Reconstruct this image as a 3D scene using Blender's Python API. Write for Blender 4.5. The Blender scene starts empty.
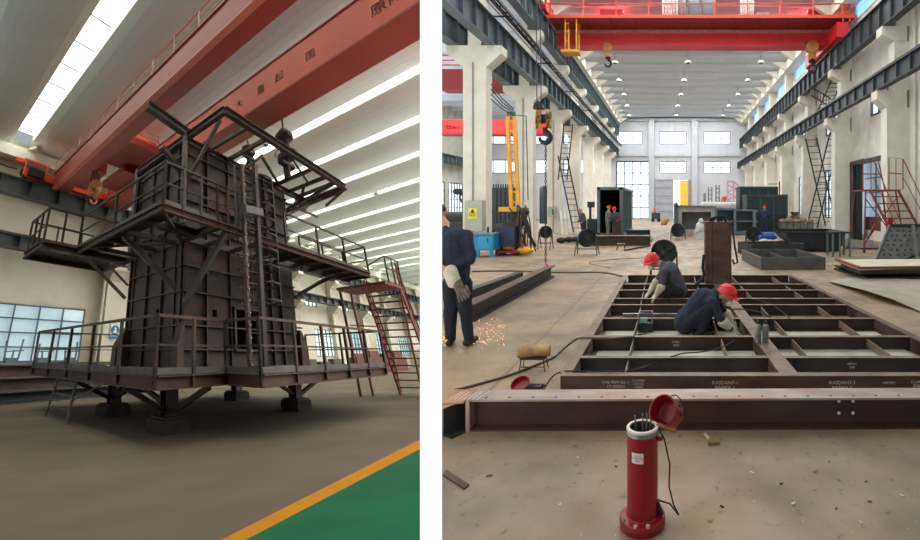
import bpy, bmesh, math, random
from mathutils import Vector, Matrix, Euler, noise
random.seed(7)
C = bpy.context.scene.collection
V = Vector
PI = math.pi

# ------------------------------------------------------------------ camera
# two halls meet behind the free edge of a glowing white partition; eye height 1.75 m
F, CX, CY, H = 478.0, 672.0, 205.0, 1.75
cam_d = bpy.data.cameras.new('camera'); cam = bpy.data.objects.new('camera', cam_d); C.objects.link(cam)
cam.location = (0, 0, H); cam.rotation_euler = (PI/2, 0, 0)
cam_d.sensor_fit = 'HORIZONTAL'; cam_d.sensor_width = 36.0
cam_d.lens = F/920*36.0
cam_d.shift_x = (460-CX)/920.0
cam_d.shift_y = (CY-270)/920.0
cam_d.clip_start = 0.02; cam_d.clip_end = 500
bpy.context.scene.camera = cam

def P(px, py, D): return V(((px-CX)*D/F, D, H-(py-CY)*D/F))
def G(px, py): return P(px, py, H*F/(py-CY))
def DG(py): return H*F/(py-CY)

# ------------------------------------------------------------------ left hall
# the left hall has a plan and a slope of its own: origin and axes of its grid
# (long runway axis, crane axis, up), one hall metre along each
HO = V((0.59068, -0.61059, 0.71247)); HX = V((-0.07712, 0.62285, -0.19550)); HY = V((-1.13859, 0.68295, -0.21490)); HZ = V((-0.36918, 0.38162, 0.64846))
def L(p): return HO + HX*p[0] + HY*p[1] + HZ*p[2]

# ------------------------------------------------------------------ materials
def lin(c): return tuple(((x/255)/12.92 if x/255 <= .04045 else ((x/255+.055)/1.055)**2.4) for x in c)
MATS = {}
def mat(name, c1, c2=None, scale=3, rough=.7, metal=0, bump=0, detail=6, emit=0, contrast=.25, alpha=None, spec=.5, aniso=None, c3=None, sc3=.7):
    if name in MATS: return MATS[name]
    m = bpy.data.materials.new(name); m.use_nodes = True; nt = m.node_tree; N = nt.nodes; K = nt.links
    b = N['Principled BSDF']; b.inputs['Roughness'].default_value = rough; b.inputs['Metallic'].default_value = metal; b.inputs['Specular IOR Level'].default_value = spec
    a1 = lin(c1)+(1,)
    if c2 is None: c2 = tuple(x*.9 for x in c1)
    tc = N.new('ShaderNodeNewGeometry'); mp = N.new('ShaderNodeMapping')
    K.new(tc.outputs['Position'], mp.inputs['Vector'])
    if aniso: mp.inputs['Scale'].default_value = aniso
    nz = N.new('ShaderNodeTexNoise'); nz.inputs['Scale'].default_value = scale; nz.inputs['Detail'].default_value = detail
    K.new(mp.outputs['Vector'], nz.inputs['Vector'])
    cr = N.new('ShaderNodeValToRGB'); cr.color_ramp.elements[0].position = .5-contrast; cr.color_ramp.elements[1].position = .5+contrast
    cr.color_ramp.elements[0].color = lin(c2)+(1,); cr.color_ramp.elements[1].color = a1
    K.new(nz.outputs['Fac'], cr.inputs['Fac'])
    out = cr.outputs['Color']
    if c3:
        n3 = N.new('ShaderNodeTexNoise'); n3.inputs['Scale'].default_value = sc3; n3.inputs['Detail'].default_value = 5
        K.new(mp.outputs['Vector'], n3.inputs['Vector'])
        r3 = N.new('ShaderNodeValToRGB'); r3.color_ramp.elements[0].position = .5; r3.color_ramp.elements[1].position = .68
        K.new(n3.outputs['Fac'], r3.inputs['Fac'])
        mx = N.new('ShaderNodeMix'); mx.data_type = 'RGBA'
        K.new(r3.outputs['Color'], mx.inputs[0]); K.new(out, mx.inputs[6]); mx.inputs[7].default_value = lin(c3)+(1,)
        out = mx.outputs[2]
    K.new(out, b.inputs['Base Color'])
    if bump:
        bp = N.new('ShaderNodeBump'); bp.inputs['Strength'].default_value = bump; bp.inputs['Distance'].default_value = .02
        K.new(nz.outputs['Fac'], bp.inputs['Height']); K.new(bp.outputs['Normal'], b.inputs['Normal'])
    if emit:
        K.new(out, b.inputs['Emission Color']); b.inputs['Emission Strength'].default_value = emit
    if alpha is not None:
        b.inputs['Alpha'].default_value = alpha
    MATS[name] = m
    return m

# ------------------------------------------------------------------ mesh builder
def frame(d, up=(0, 0, 1)):
    d = V(d).normalized(); u = V(up)
    if abs(d.dot(u.normalized())) > .999: u = V((0, 1, 0)) if abs(d.y) < .9 else V((1, 0, 0))
    s = d.cross(u).normalized(); u = s.cross(d).normalized()
    return s, u
IB = lambda w, h, t=.02, tw=.015: [(-w/2, 0), (w/2, 0), (w/2, t), (tw/2, t), (tw/2, h-t), (w/2, h-t), (w/2, h), (-w/2, h), (-w/2, h-t), (-tw/2, h-t), (-tw/2, t), (-w/2, t)]
CH = lambda w, h, t=.015: [(0, 0), (w, 0), (w, t), (t, t), (t, h-t), (w, h-t), (w, h), (0, h)]
AN = lambda w, t=.01: [(0, 0), (w, 0), (w, t), (t, t), (t, w), (0, w)]
class MB:
    def __init__(s, fn=None): s.v = []; s.f = []; s.fn = fn
    def add(s, vs, fs):
        b = len(s.v); s.v += [V(x) for x in vs]; s.f += [tuple(b+i for i in f) for f in fs]; return s
    def hexa(s, p): return s.add(p, [(0,3,2,1),(4,5,6,7),(0,1,5,4),(1,2,6,5),(2,3,7,6),(3,0,4,7)])
    def box(s, x0, x1, y0, y1, z0, z1):
        return s.hexa([(x0,y0,z0),(x1,y0,z0),(x1,y1,z0),(x0,y1,z0),(x0,y0,z1),(x1,y0,z1),(x1,y1,z1),(x0,y1,z1)])
    def sect(s, p, q, prof, up=(0,0,1)):
        p = V(p); q = V(q); a, u = frame(q-p, up); n = len(prof)
        vs = [p+a*x+u*y for x, y in prof]+[q+a*x+u*y for x, y in prof]
        return s.add(vs, [tuple(range(n))[::-1], tuple(range(n, 2*n))]+[(i, (i+1) % n, n+(i+1) % n, n+i) for i in range(n)])
    def bar(s, p, q, w, h=None, up=(0,0,1)):
        h = h or w; return s.sect(p, q, [(-w/2,-h/2),(w/2,-h/2),(w/2,h/2),(-w/2,h/2)], up)
    def tube(s, pts, r, n=8, closed=False):
        pts = [V(p) for p in pts]; m = len(pts); rs = r if isinstance(r, (list, tuple)) else [r]*m
        vs = []; a = None
        for i, p in enumerate(pts):
            if closed: d = pts[(i+1) % m]-pts[i-1]
            else: d = pts[min(i+1, m-1)]-pts[max(i-1, 0)]
            if d.length < 1e-9: d = V((0,0,1))
            d.normalize()
            if a is None: a, _ = frame(d)
            a = (a-d*a.dot(d)).normalized(); b = d.cross(a)
            vs += [p+(a*math.cos(2*PI*k/n)+b*math.sin(2*PI*k/n))*rs[i] for k in range(n)]
        fs = []
        for i in range(m if closed else m-1):
            j = (i+1) % m
            fs += [(i*n+k, i*n+(k+1) % n, j*n+(k+1) % n, j*n+k) for k in range(n)]
        if not closed: fs += [tuple(range(n))[::-1], tuple(range((m-1)*n, m*n))]
        return s.add(vs, fs)
    def lathe(s, prof, c=(0,0,0), ax=(0,0,1), n=24, cap=True):
        c = V(c); d = V(ax).normalized(); a, b = frame(d, (0,1,0) if abs(d.y) < .9 else (1,0,0))
        vs = []
        for r, z in prof: vs += [c+d*z+(a*math.cos(2*PI*k/n)+b*math.sin(2*PI*k/n))*r for k in range(n)]
        m = len(prof); fs = [(i*n+k, i*n+(k+1) % n, (i+1)*n+(k+1) % n, (i+1)*n+k) for i in range(m-1) for k in range(n)]
        if cap: fs += [tuple(range(n))[::-1], tuple(range((m-1)*n, m*n))]
        return s.add(vs, fs)
    def prism(s, pts, off):
        n = len(pts); off = V(off); a = [V(p) for p in pts]
        return s.add(a+[p+off for p in a], [tuple(range(n))[::-1], tuple(range(n, 2*n))]+[(i, (i+1) % n, n+(i+1) % n, n+i) for i in range(n)])
    def quad(s, a, b, c, d): return s.add([a, b, c, d], [(0,1,2,3)])
    def ball(s, c, r, n=12, m=8, rot=None):
        c = V(c); r = r if isinstance(r, (tuple, list)) else (r, r, r)
        vs = []
        for i in range(m+1):
            t = PI*i/m
            for k in range(n):
                p = V((math.sin(t)*math.cos(2*PI*k/n)*r[0], math.sin(t)*math.sin(2*PI*k/n)*r[1], math.cos(t)*r[2]))
                if rot is not None: p = rot @ p
                vs.append(c+p)
        return s.add(vs, [(i*n+k, i*n+(k+1) % n, (i+1)*n+(k+1) % n, (i+1)*n+k) for i in range(m) for k in range(n)])
    def capsule(s, p, q, r1, r2, n=12):
        p = V(p); q = V(q); d = (q-p); ln = d.length; d.normalize()
        pts = []; rs = []
        for t in (-90, -60, -30): pts.append(p+d*r1*math.sin(math.radians(t))); rs.append(max(.0005, r1*math.cos(math.radians(t))))
        pts.append(p); rs.append(r1); pts.append(q); rs.append(r2)
        for t in (30, 60, 90): pts.append(q+d*r2*math.sin(math.radians(t))); rs.append(max(.0005, r2*math.cos(math.radians(t))))
        return s.tube(pts, rs, n)
    def build(s, name, m, parent=None, smooth=True, clean=False):
        vs = [s.fn(p) for p in s.v] if s.fn else s.v
        if parent is None:
            org = V((sum(v.x for v in vs)/len(vs), sum(v.y for v in vs)/len(vs), min(v.z for v in vs)))
        else: org = WL[parent.name]
        me = bpy.data.meshes.new(name); me.from_pydata([v-org for v in vs], [], s.f)
        bm = bmesh.new(); bm.from_mesh(me)
        if clean: bmesh.ops.remove_doubles(bm, verts=bm.verts, dist=1e-5)
        bmesh.ops.recalc_face_normals(bm, faces=bm.faces)
        bm.to_mesh(me); bm.free()
        if smooth:
            me.polygons.foreach_set('use_smooth', [True]*len(me.polygons)); me.set_sharp_from_angle(angle=math.radians(40))
        if m: me.materials.append(m)
        o = bpy.data.objects.new(name, me); C.objects.link(o)
        if parent is not None: o.parent = parent
        else: o.location = org
        WL[o.name] = org
        return o
WL = {}
def tag(o, label=None, cat=None, group=None, kind=None):
    if label: o['label'] = label
    if cat: o['category'] = cat
    if group: o['group'] = group
    if kind: o['kind'] = kind
    return o
def thing(name, loc, label, cat, group=None):
    o = bpy.data.objects.new(name, None); C.objects.link(o); o.location = loc; o.empty_display_size = .1; WL[o.name] = V(loc)
    return tag(o, label, cat, group)
def struct(name, mb, m, smooth=True): return tag(mb.build(name, m, None, smooth), kind='structure')
def dup(root, loc, label=None, group=None, rotz=None):
    r = root.copy(); C.objects.link(r); r.location = loc
    if rotz is not None: r.rotation_euler = (0, 0, rotz)
    if label: r['label'] = label
    if group: r['group'] = group
    for ch in list(root.children):
        c = ch.copy(); C.objects.link(c); c.parent = r
        for g in list(ch.children):
            d = g.copy(); C.objects.link(d); d.parent = c
    return r
def text(body, size, M, m, parent, name='lettering', xs=1):
    cu = bpy.data.curves.new(name, 'FONT'); cu.body = body; cu.size = size; cu.align_x = 'CENTER'; cu.align_y = 'CENTER'; cu.extrude = .001
    t = bpy.data.objects.new(name, cu); me = bpy.data.meshes.new_from_object(t)
    bpy.data.objects.remove(t); 
    o = MB(); o.v = [M(V((v.co.x*xs, v.co.y, v.co.z))) for v in me.vertices]; o.f = [tuple(p.vertices) for p in me.polygons]
    bpy.data.meshes.remove(me)
    return o.build(name, m, parent, smooth=False)
def link(mb, name, m, parent): return mb.build(name, m, parent)

# palette
M_wall = mat('wall plaster', (226,224,218), (205,203,196), 1.2, .9, bump=.15, c3=(190,186,176), sc3=.5)
M_wallR = mat('grey white render', (222,220,212), (200,197,188), 1.5, .95, bump=.5, c3=(186,183,172), sc3=.6)
M_col = mat('painted concrete', (224,222,208), (206,203,188), 2, .8, bump=.05)
M_roof = mat('white roof shell', (206,215,224), (194,204,214), .6, .8)
M_rail = mat('blue grey girder paint', (96,110,116), (74,86,92), 1.5, .55, .2)
M_railD = mat('dark girder paint', (66,72,76), (48,54,58), 1.5, .55, .2)
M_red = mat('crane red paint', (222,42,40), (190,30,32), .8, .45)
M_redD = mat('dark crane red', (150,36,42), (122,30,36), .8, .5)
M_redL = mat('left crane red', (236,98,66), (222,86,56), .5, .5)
M_rust = mat('mill rust steel', (104,76,62), (68,53,46), 4, .6, .35, .1, aniso=(1,1,3), c3=(104,92,82), sc3=1.5)
M_rustD = mat('dark brown steel', (74,58,50), (46,38,34), 3, .6, .3, .1)
M_rustT = mat('tan rust flange', (142,122,102), (100,82,68), 5, .55, .3, .05)
M_bk = mat('black rubber', (28,28,28), (18,18,18), 5, .6)
M_dk = mat('dark grey steel', (62,64,64), (44,46,46), 3, .5, .4)
M_dgreen = mat('dark green paint', (44,66,66), (32,50,52), 2, .55, .1)
M_green = mat('green fan paint', (26,98,82), (20,78,66), 4, .5)
M_yel = mat('yellow paint', (232,172,38), (205,140,30), 4, .5)
M_blue = mat('blue bench paint', (26,146,190), (20,118,160), 4, .5)
M_lampw = mat('lamp white', (238,238,236), None, 3, .6)
M_white = mat('white paint', (238,238,236), (225,225,222), 3, .6)
M_steel = mat('bare steel', (165,165,160), (120,120,115), 6, .35, .8)
M_sky = mat('bright daylight glazing', (240,246,252), (205,220,236), .35, .3, emit=1.15, contrast=.15)
M_mull = mat('window steel', (96,108,114), (76,88,94), 3, .6)
M_skin = mat('skin', (198,150,122), (178,128,104), 8, .6)
M_navy = mat('navy work cloth', (40,48,66), (26,32,48), 9, .9, bump=.4)
M_navyD = mat('dark trousers cloth', (28,33,46), (18,22,34), 9, .9, bump=.4)
M_greyc = mat('grey work cloth', (80,82,90), (58,60,70), 9, .9, bump=.4)
M_glove = mat('leather welding glove', (222,214,196), (176,164,142), 12, .85, bump=.3)
M_gloveD = mat('dirty glove fingers', (130,116,100), (84,74,64), 12, .85, bump=.3)
M_helm = mat('red helmet plastic', (222,28,30), (200,22,26), 3, .25)
M_chalk = mat('white chalk', (225,222,210), (200,196,184), 6, .9, emit=.1)
M_quiver = mat('dark red enamel', (150,14,34), (124,10,28), 4, .3)
# ================================================================== RIGHT HALL: shell
XL, XR, YE, ZR = -7.25, 9.4, 60.0, 12.6        # colonnade, right wall, end wall, roof
XLL = -24.5                                     # far wall of the bay beyond the colonnade
ray = V((431-CX, F, 0)).normalized(); ray = V((ray.x, ray.y, 0))
nrm = V((ray.y, -ray.x, 0))                      # points into the right hall
def part_x(y): return (431-CX)/F*y               # where the partition stands at depth y

# partition between the halls
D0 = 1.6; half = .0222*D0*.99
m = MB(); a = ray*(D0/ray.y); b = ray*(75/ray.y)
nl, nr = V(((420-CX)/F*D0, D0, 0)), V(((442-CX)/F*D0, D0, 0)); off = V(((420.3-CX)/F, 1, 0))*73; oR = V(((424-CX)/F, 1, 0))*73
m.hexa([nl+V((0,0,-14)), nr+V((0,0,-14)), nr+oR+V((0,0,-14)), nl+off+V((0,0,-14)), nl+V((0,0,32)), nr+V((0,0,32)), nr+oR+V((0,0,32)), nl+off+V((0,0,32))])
M_part = mat('glowing white partition', (255,255,255), (252,252,252), 1, .9, emit=.8)  # wall stands for the white gap between views; own glow keeps it pure white
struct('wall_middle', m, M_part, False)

# concrete floor with joints, scuffs and an oily sheen
def floor_mat(name, base, dark, warm, bscale, jointcol, bw, bh, rough=.55):
    m = bpy.data.materials.new(name); m.use_nodes = True; nt = m.node_tree; N = nt.nodes; K = nt.links; b = N['Principled BSDF']
    g = N.new('ShaderNodeNewGeometry')
    def noise_ramp(sc, lo, hi, c0, c1, det=8):
        z = N.new('ShaderNodeTexNoise'); z.inputs['Scale'].default_value = sc; z.inputs['Detail'].default_value = det; K.new(g.outputs['Position'], z.inputs['Vector'])
        r = N.new('ShaderNodeValToRGB'); r.color_ramp.elements[0].position = lo; r.color_ramp.elements[1].position = hi
        r.color_ramp.elements[0].color = c0; r.color_ramp.elements[1].color = c1; K.new(z.outputs['Fac'], r.inputs['Fac']); return r.outputs['Color'], z
    c, z1 = noise_ramp(bscale, .3, .7, lin(dark)+(1,), lin(base)+(1,))
    def mix(fac, a, col):
        x = N.new('ShaderNodeMix'); x.data_type = 'RGBA'; K.new(fac, x.inputs[0]); K.new(a, x.inputs[6]); x.inputs[7].default_value = lin(col)+(1,); return x.outputs[2]
    w, _ = noise_ramp(.55, .44, .66, (0,0,0,1), (.8,.8,.8,1), 6); w2, _ = noise_ramp(.9, .52, .62, (0,0,0,1), (.5,.5,.5,1), 8); c = mix(w2, c, (104,96,84)); c = mix(w, c, warm)
    s, _ = noise_ramp(38, .70, .74, (0,0,0,1), (.55,.55,.55,1), 3); c = mix(s, c, (225,215,200))
    s2, _ = noise_ramp(12, .62, .74, (0,0,0,1), (.7,.7,.7,1), 6); c = mix(s2, c, (60,50,42))
    if bw:
        bt = N.new('ShaderNodeTexBrick'); bt.offset = 0; bt.inputs['Scale'].default_value = 1; bt.inputs['Brick Width'].default_value = bw; bt.inputs['Row Height'].default_value = bh
        bt.inputs['Mortar Size'].default_value = .018; bt.inputs['Color1'].default_value = bt.inputs['Color2'].default_value = (0,0,0,1); bt.inputs['Mortar'].default_value = (.55,.55,.55,1)
        mpj = N.new('ShaderNodeMapping'); mpj.inputs['Location'].default_value = (1.72, .35, 0); K.new(g.outputs['Position'], mpj.inputs['Vector']); K.new(mpj.outputs['Vector'], bt.inputs['Vector']); c = mix(bt.outputs['Color'], c, jointcol)
    K.new(c, b.inputs['Base Color'])
    rr, _ = noise_ramp(3, .35, .7, (rough-.15,)*3+(1,), (rough+.25,)*3+(1,)); K.new(rr, b.inputs['Roughness'])
    bp = N.new('ShaderNodeBump'); bp.inputs['Strength'].default_value = .12; bp.inputs['Distance'].default_value = .01
    K.new(z1.outputs['Fac'], bp.inputs['Height']); K.new(bp.outputs['Normal'], b.inputs['Normal'])
    return m
M_floorR = floor_mat('stained workshop concrete', (156,138,112), (112,99,80), (170,142,108), 1.3, (84,72,60), 6.2, 4.4)
m = MB()
m.add([(part_x(.2)+.0, .2, 0), (11.5, .2, 0), (11.5, YE+.5, 0), (part_x(YE+.5), YE+.5, 0), (part_x(.2), .2, -.2), (11.5, .2, -.2), (11.5, YE+.5, -.2), (part_x(YE+.5), YE+.5, -.2)], [(0,1,2,3),(4,7,6,5),(0,4,5,1),(1,5,6,2),(2,6,7,3),(3,7,4,0)])
struct('floor_right', m, M_floorR, False)

# generic wall with rectangular openings, in the plane u (horizontal) / z
def wall_open(fn, u0, u1, z0, z1, holes, t):
    m = MB(); us = sorted({u0, u1, *[h[0] for h in holes], *[h[1] for h in holes]}); zs = sorted({z0, z1, *[h[2] for h in holes], *[h[3] for h in holes]})
    for i in range(len(us)-1):
        for j in range(len(zs)-1):
            cu, cz = (us[i]+us[i+1])/2, (zs[j]+zs[j+1])/2
            if any(h[0] < cu < h[1] and h[2] < cz < h[3] for h in holes): continue
            a = [fn(us[i], 0, zs[j]), fn(us[i+1], 0, zs[j]), fn(us[i+1], t, zs[j]), fn(us[i], t, zs[j]), fn(us[i], 0, zs[j+1]), fn(us[i+1], 0, zs[j+1]), fn(us[i+1], t, zs[j+1]), fn(us[i], t, zs[j+1])]
            m.hexa(a)
    return m
NW = [0]
def window(fn, u0, u1, z0, z1, nu, nz, b=.05, depth=.06, glass=None, matf=None):
    NW[0] += 1; m = MB()
    for i in range(nu+1):
        u = u0+(u1-u0)*i/nu; w = b if i in (0, nu) else b*.6
        m.hexa([fn(u-w, 0, z0), fn(u+w, 0, z0), fn(u+w, depth, z0), fn(u-w, depth, z0), fn(u-w, 0, z1), fn(u+w, 0, z1), fn(u+w, depth, z1), fn(u-w, depth, z1)])
    for j in range(nz+1):
        z = z0+(z1-z0)*j/nz; w = b if j in (0, nz) else b*.6
        m.hexa([fn(u0, 0, z-w), fn(u1, 0, z-w), fn(u1, depth, z-w), fn(u0, depth, z-w), fn(u0, 0, z+w), fn(u1, 0, z+w), fn(u1, depth, z+w), fn(u0, depth, z+w)])
    o = struct('window_%d' % NW[0], m, matf or M_mull, False)
    g = MB().hexa([fn(u0, depth, z0), fn(u1, depth, z0), fn(u1, depth+.03, z0), fn(u0, depth+.03, z0), fn(u0, depth, z1), fn(u1, depth, z1), fn(u1, depth+.03, z1), fn(u0, depth+.03, z1)])
    g.build('glass', glass or M_sky, o, False)
    return o
M_skyb = mat('blue sky glazing', (150,200,250), (120,175,240), .5, .3, emit=1.2)

# right wall
fr = lambda u, d, z: (XR+d, u, z)
COLR = [18.9+6.05*k for k in range(-2, 7)]
tall = []; small = []; clere = []
for y in COLR[:-1]:
    c = y+3.3
    if abs(y-18.9) < .1: tall.append((20.8, 24.6, 0, 3.85)); small.append((20.2, 22.6, 5.95, 6.95))
    else: tall.append((c-1.15, c+1.15, 1.0, 3.8)); small.append((c-1.2, c+1.0, 5.95, 6.95))
    clere.append((y+.7, y+5.6, 11.2, 12.3))
struct('wall_right', wall_open(fr, .5, YE+.5, 0, ZR+.6, tall+small+clere, .4), M_wallR, False)
for h in tall:
    if h[2] > 0: window(fr, *h, 4, 5, .035, .1)
for h in small: window(fr, *h, 3, 1, .05, .1)
for h in clere: window(fr, *h, 1, 1, .05, .12, M_skyb, M_white)
# big doorway in the right wall
m = MB(); m.box(9.2, 9.4, 20.75, 20.95, 0, 3.9); m.box(9.2, 9.4, 24.3, 24.75, 0, 3.9); m.box(9.2, 9.4, 20.75, 24.75, 3.75, 3.95); m.box(9.42, 9.5, 23.9, 24.3, 0, 3.75)
d1 = struct('door_1', m, M_dk, False)
g = MB(); 
for i in range(5): g.box(10.9, 10.95, 19.6+i*1.5-.03, 19.6+i*1.5+.03, 0, 4)
for z in (.9, 1.6, 2.4, 3.2): g.box(10.9, 10.95, 19, 27, z, z+.05)
g.build('outer_grille', M_mull, d1, False)
MB().box(11.0, 11.05, 18, 27.5, 0, 5).build('daylight_backing', mat('hazy daylight panel', (176,194,206), (120,136,146), .8, .6, emit=.55), d1, False)
tag(MB().box(9.9, 10.6, 21, 24.6, .5, 1.15).build('site_container', mat('brick red crate', (104,62,54), (80,48,42), 4, .8)), 'dull red crate seen low through the big right doorway', 'crate')
m = MB(); m.box(9.9, 10.7, 20.7, 24.7, 0, .5); tag(m.build('trim_8', M_col), kind='structure')

# end wall
fe = lambda u, d, z: (u, YE+d, z)
ex = lambda px: (px-CX)*YE/F
ez = lambda py: H-(py-CY)*YE/F
hs = [(ex(616.5), ex(642), ez(144), ez(131.5)), (ex(660), ex(686), ez(144), ez(131.5)), (ex(704), ex(730), ez(144), ez(131.5)),
      (ex(616.5), ex(649), 0.02, ez(161.5)), (ex(660), ex(686), ez(173), ez(161.5)), (ex(704), ex(730), ez(173), ez(161.5)), (ex(655), ex(691), 0, ez(180))]
band = [(-24, -19.4, ez(144), ez(134)), (-18.8, -14.3, ez(144), ez(134)), (-13.6, -9.4, ez(144), ez(134)), (-24, -19.4, ez(173), ez(160)), (-18.8, -14.3, ez(173), ez(160)), (-13.6, -9.4, ez(173), ez(160))]
struct('wall_end', wall_open(fe, part_x(YE)+.2, 11.5, 0, ZR+.6, hs+band, .4), mat('pale grey end wall', (206,208,212), (190,192,198), .6, .9), False)
for i, h in enumerate(hs[:6]): window(fe, *h, 3 if i != 3 else 4, 2 if i != 3 else 5, .08 if i == 3 else .04, .1)
for h in band: window(fe, *h, 3, 1, .05, .1)
m = MB()
for px in (651.5, 694.5): m.box(ex(px)-.35, ex(px)+.35, YE-.5, YE, 0, ZR)
m.box(ex(612), ex(740), YE-.25, YE, ez(156.5), ez(154)); m.box(ex(612), ex(740), YE-.3, YE, ZR-.35, ZR)
tag(m.build('trim_1', mat('grey end wall trim', (196,198,200), (180,182,186), 1, .9), None, False), kind='structure')
# end door: grey sliding leaf, white gap, orange leaf
dd = struct('door_2', MB().box(ex(673), ex(691), YE+.35, YE+.4, 0, ez(180)), M_sky, False)
m = MB(); m.box(ex(655), ex(673), YE-.12, YE-.04, 0, ez(180))
for i in range(5): m.box(ex(655)+i*(ex(673)-ex(655))/4-.05, ex(655)+i*(ex(673)-ex(655))/4+.05, YE-.2, YE-.12, 0, ez(180))
for i in range(6): z = i*ez(180)/5; m.box(ex(655), ex(673), YE-.2, YE-.12, z, z+.08)
m.build('sliding_leaf', mat('grey door sheet', (178,180,186), (160,162,170), 2, .6), dd, False)
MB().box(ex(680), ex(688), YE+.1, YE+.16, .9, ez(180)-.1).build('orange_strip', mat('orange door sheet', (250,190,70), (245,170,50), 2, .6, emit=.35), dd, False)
MB().box(ex(688), ex(691), YE-.1, YE+.16, 0, ez(180)).build('door_frame', mat('violet grey frame', (170,150,160), (150,130,140), 2, .6), dd, False)

# far wall of the neighbouring bay
fl = lambda u, d, z: (XLL-d, u, z)
struct('wall_left', wall_open(fl, 46, YE+.5, 0, ZR+.6, [(48.3, 51.5, .6, 4.2), (52.5, 56, .6, 4.2)], .3), M_wallR, False)
for h in [(48.3, 51.5, .6, 4.2), (52.5, 56, .6, 4.2)]: window(fl, *h, 5, 4, .05, .1)

# roof: sagging white shells with narrow light slots
def shells(x0, x1, y0, y1, pitch, z, sag, fn=None, axis='y', gap=.09, arch=.0, t=.1, zfun=None):
    m = MB(fn); n = 8; k = 0; y = y1
    while y > y0:
        ya, yb = y-pitch+gap/2, y-gap/2
        for j in range(n):
            ta, tb = j/n, (j+1)/n
            za, zb = z-sag*math.sin(PI*ta)**.8, z-sag*math.sin(PI*tb)**.8
            pa, pb = ya+(yb-ya)*ta, ya+(yb-ya)*tb
            nx = 6 if arch else 1
            for i in range(nx):
                xa, xb = x0+(x1-x0)*i/nx, x0+(x1-x0)*(i+1)/nx
                aa = arch*math.sin(PI*i/nx); ab = arch*math.sin(PI*(i+1)/nx)
                m.hexa([(xa,pa,za+aa),(xb,pa,za+ab),(xb,pb,zb+ab),(xa,pb,zb+aa),(xa,pa,za+t+aa),(xb,pa,za+t+ab),(xb,pb,zb+t+ab),(xa,pb,zb+t+aa)])
        y -= pitch; k += 1
    return m
m = shells(-6.9, 8.9, 8, YE+.2, 2.55, ZR+.3, .34, arch=.12)
tag(m.build('ceiling', M_roof), kind='structure')
m = MB(); m.box(-24.6, -7.2, 20, YE+.4, ZR+.1, ZR+.3)
for i in range(17): m.box(-24.6, -7.2, 21+i*2.4, 21.3+i*2.4, ZR-.35, ZR+.1)
# keep the bay roof on this side of the partition
m2 = MB()
for i in range(16):
    y0, y1 = 20+2.55*i, 22.4+2.55*i; xa = part_x(y0)+.6
    if xa < -7.3: m2.box(max(xa, -24.6), -7.3, y0, y1, ZR+.1, ZR+.25); m2.box(max(xa, -24.6), -7.3, y0, y0+.3, ZR-.35, ZR+.1)
tag(m2.build('ceiling_side', M_roof, None, False), kind='structure')
M_slot = mat('roof slot glazing', (255,255,255), (245,250,255), .5, .3, emit=2.2)
m = MB(); y = YE+.2; 
while y > 9: m.box(-6.8, 8.8, y-.045, y+.045, ZR+.62, ZR+.66); y -= 2.55
# eaves beams with the shell ends standing on them
for nm, xa, xb, s in (('trim_2', -6.95, -6.45, 1), ('trim_3', 8.55, 9.4, -1)):
    m = MB(); m.box(xa, xb, 8, YE, ZR-.7, ZR-.05)
    y = YE+.2
    while y > 9:
        xe = xb if s > 0 else xa
        m.prism([(xe, y-1.3, ZR-.05), (xe, y-1.3, ZR-.75), (xe+s*.95, y-1.3, ZR-.1)], (0, .3, 0))
        y -= 2.55
    tag(m.build(nm, M_col, None, False), kind='structure')

ORD = ['first', 'second', 'third', 'fourth', 'fifth', 'sixth', 'seventh', 'eighth', 'ninth', 'tenth']
# columns of the left colonnade
COLL = [17.65+5.95*k for k in range(7)]
for k, y in enumerate(COLL):
    t = thing('concrete_column', (XL-.05, y+.3, 0), '%s white concrete column of the left colonnade, counted from the camera' % ORD[k], 'column', 'left colonnade columns')
    link(MB().box(-7.72, -6.87, y, y+.6, 0, 6.85), 'shaft', M_col, t)
    link(MB().box(-7.55, -7.05, y+.02, y+.58, 7.65, 9.5).box(-7.45, -7.15, y+.02, y+.58, 10.4, 11.9), 'upper_shaft', M_col, t)
    p = [(-7.72, y, 6.85), (-6.87, y, 6.85), (-6.3, y, 7.35), (-6.3, y, 7.65), (-8.35, y, 7.65), (-8.35, y, 7.35)]
    link(MB().prism(p, (0, .6, 0)), 'corbel', M_col, t)
    p = [(-7.5, y, 9.5), (-7.0, y, 9.5), (-6.45, y, 10.05), (-6.45, y, 10.4), (-7.5, y, 10.4)]
    link(MB().prism(p, (0, .58, 0)), 'upper_corbel', M_col, t)
    if k < 3: link(MB().tube([(-7.35, y-.03, 0), (-7.35, y-.03, 7)], .025, 6), 'conduit', mat('grey conduit', (140,144,142), None, 3, .5), t)
for k, y in enumerate(COLR):
    if k == 0: continue
    t = thing('concrete_column', (8.9, y+.3, 0), '%s white concrete column against the right wall, counted from the camera' % ORD[k-1], 'column', 'right wall columns')
    link(MB().box(8.5, 9.4, y, y+.55, 0, 5.6), 'shaft', M_col, t)
    link(MB().box(8.8, 9.4, y+.02, y+.53, 6.3, 8.25).box(8.85, 9.4, y+.02, y+.53, 8.83, 11.9), 'upper_shaft', M_col, t)
    link(MB().prism([(9.3, y, 5.6), (8.5, y, 5.6), (8.1, y, 5.95), (8.1, y, 6.3), (9.3, y, 6.3)], (0, .55, 0)), 'corbel', M_col, t)
    link(MB().prism([(9.3, y, 8.25), (8.75, y, 8.25), (8.3, y, 8.5), (8.3, y, 8.83), (9.3, y, 8.83)], (0, .53, 0)), 'upper_corbel', M_col, t)

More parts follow.
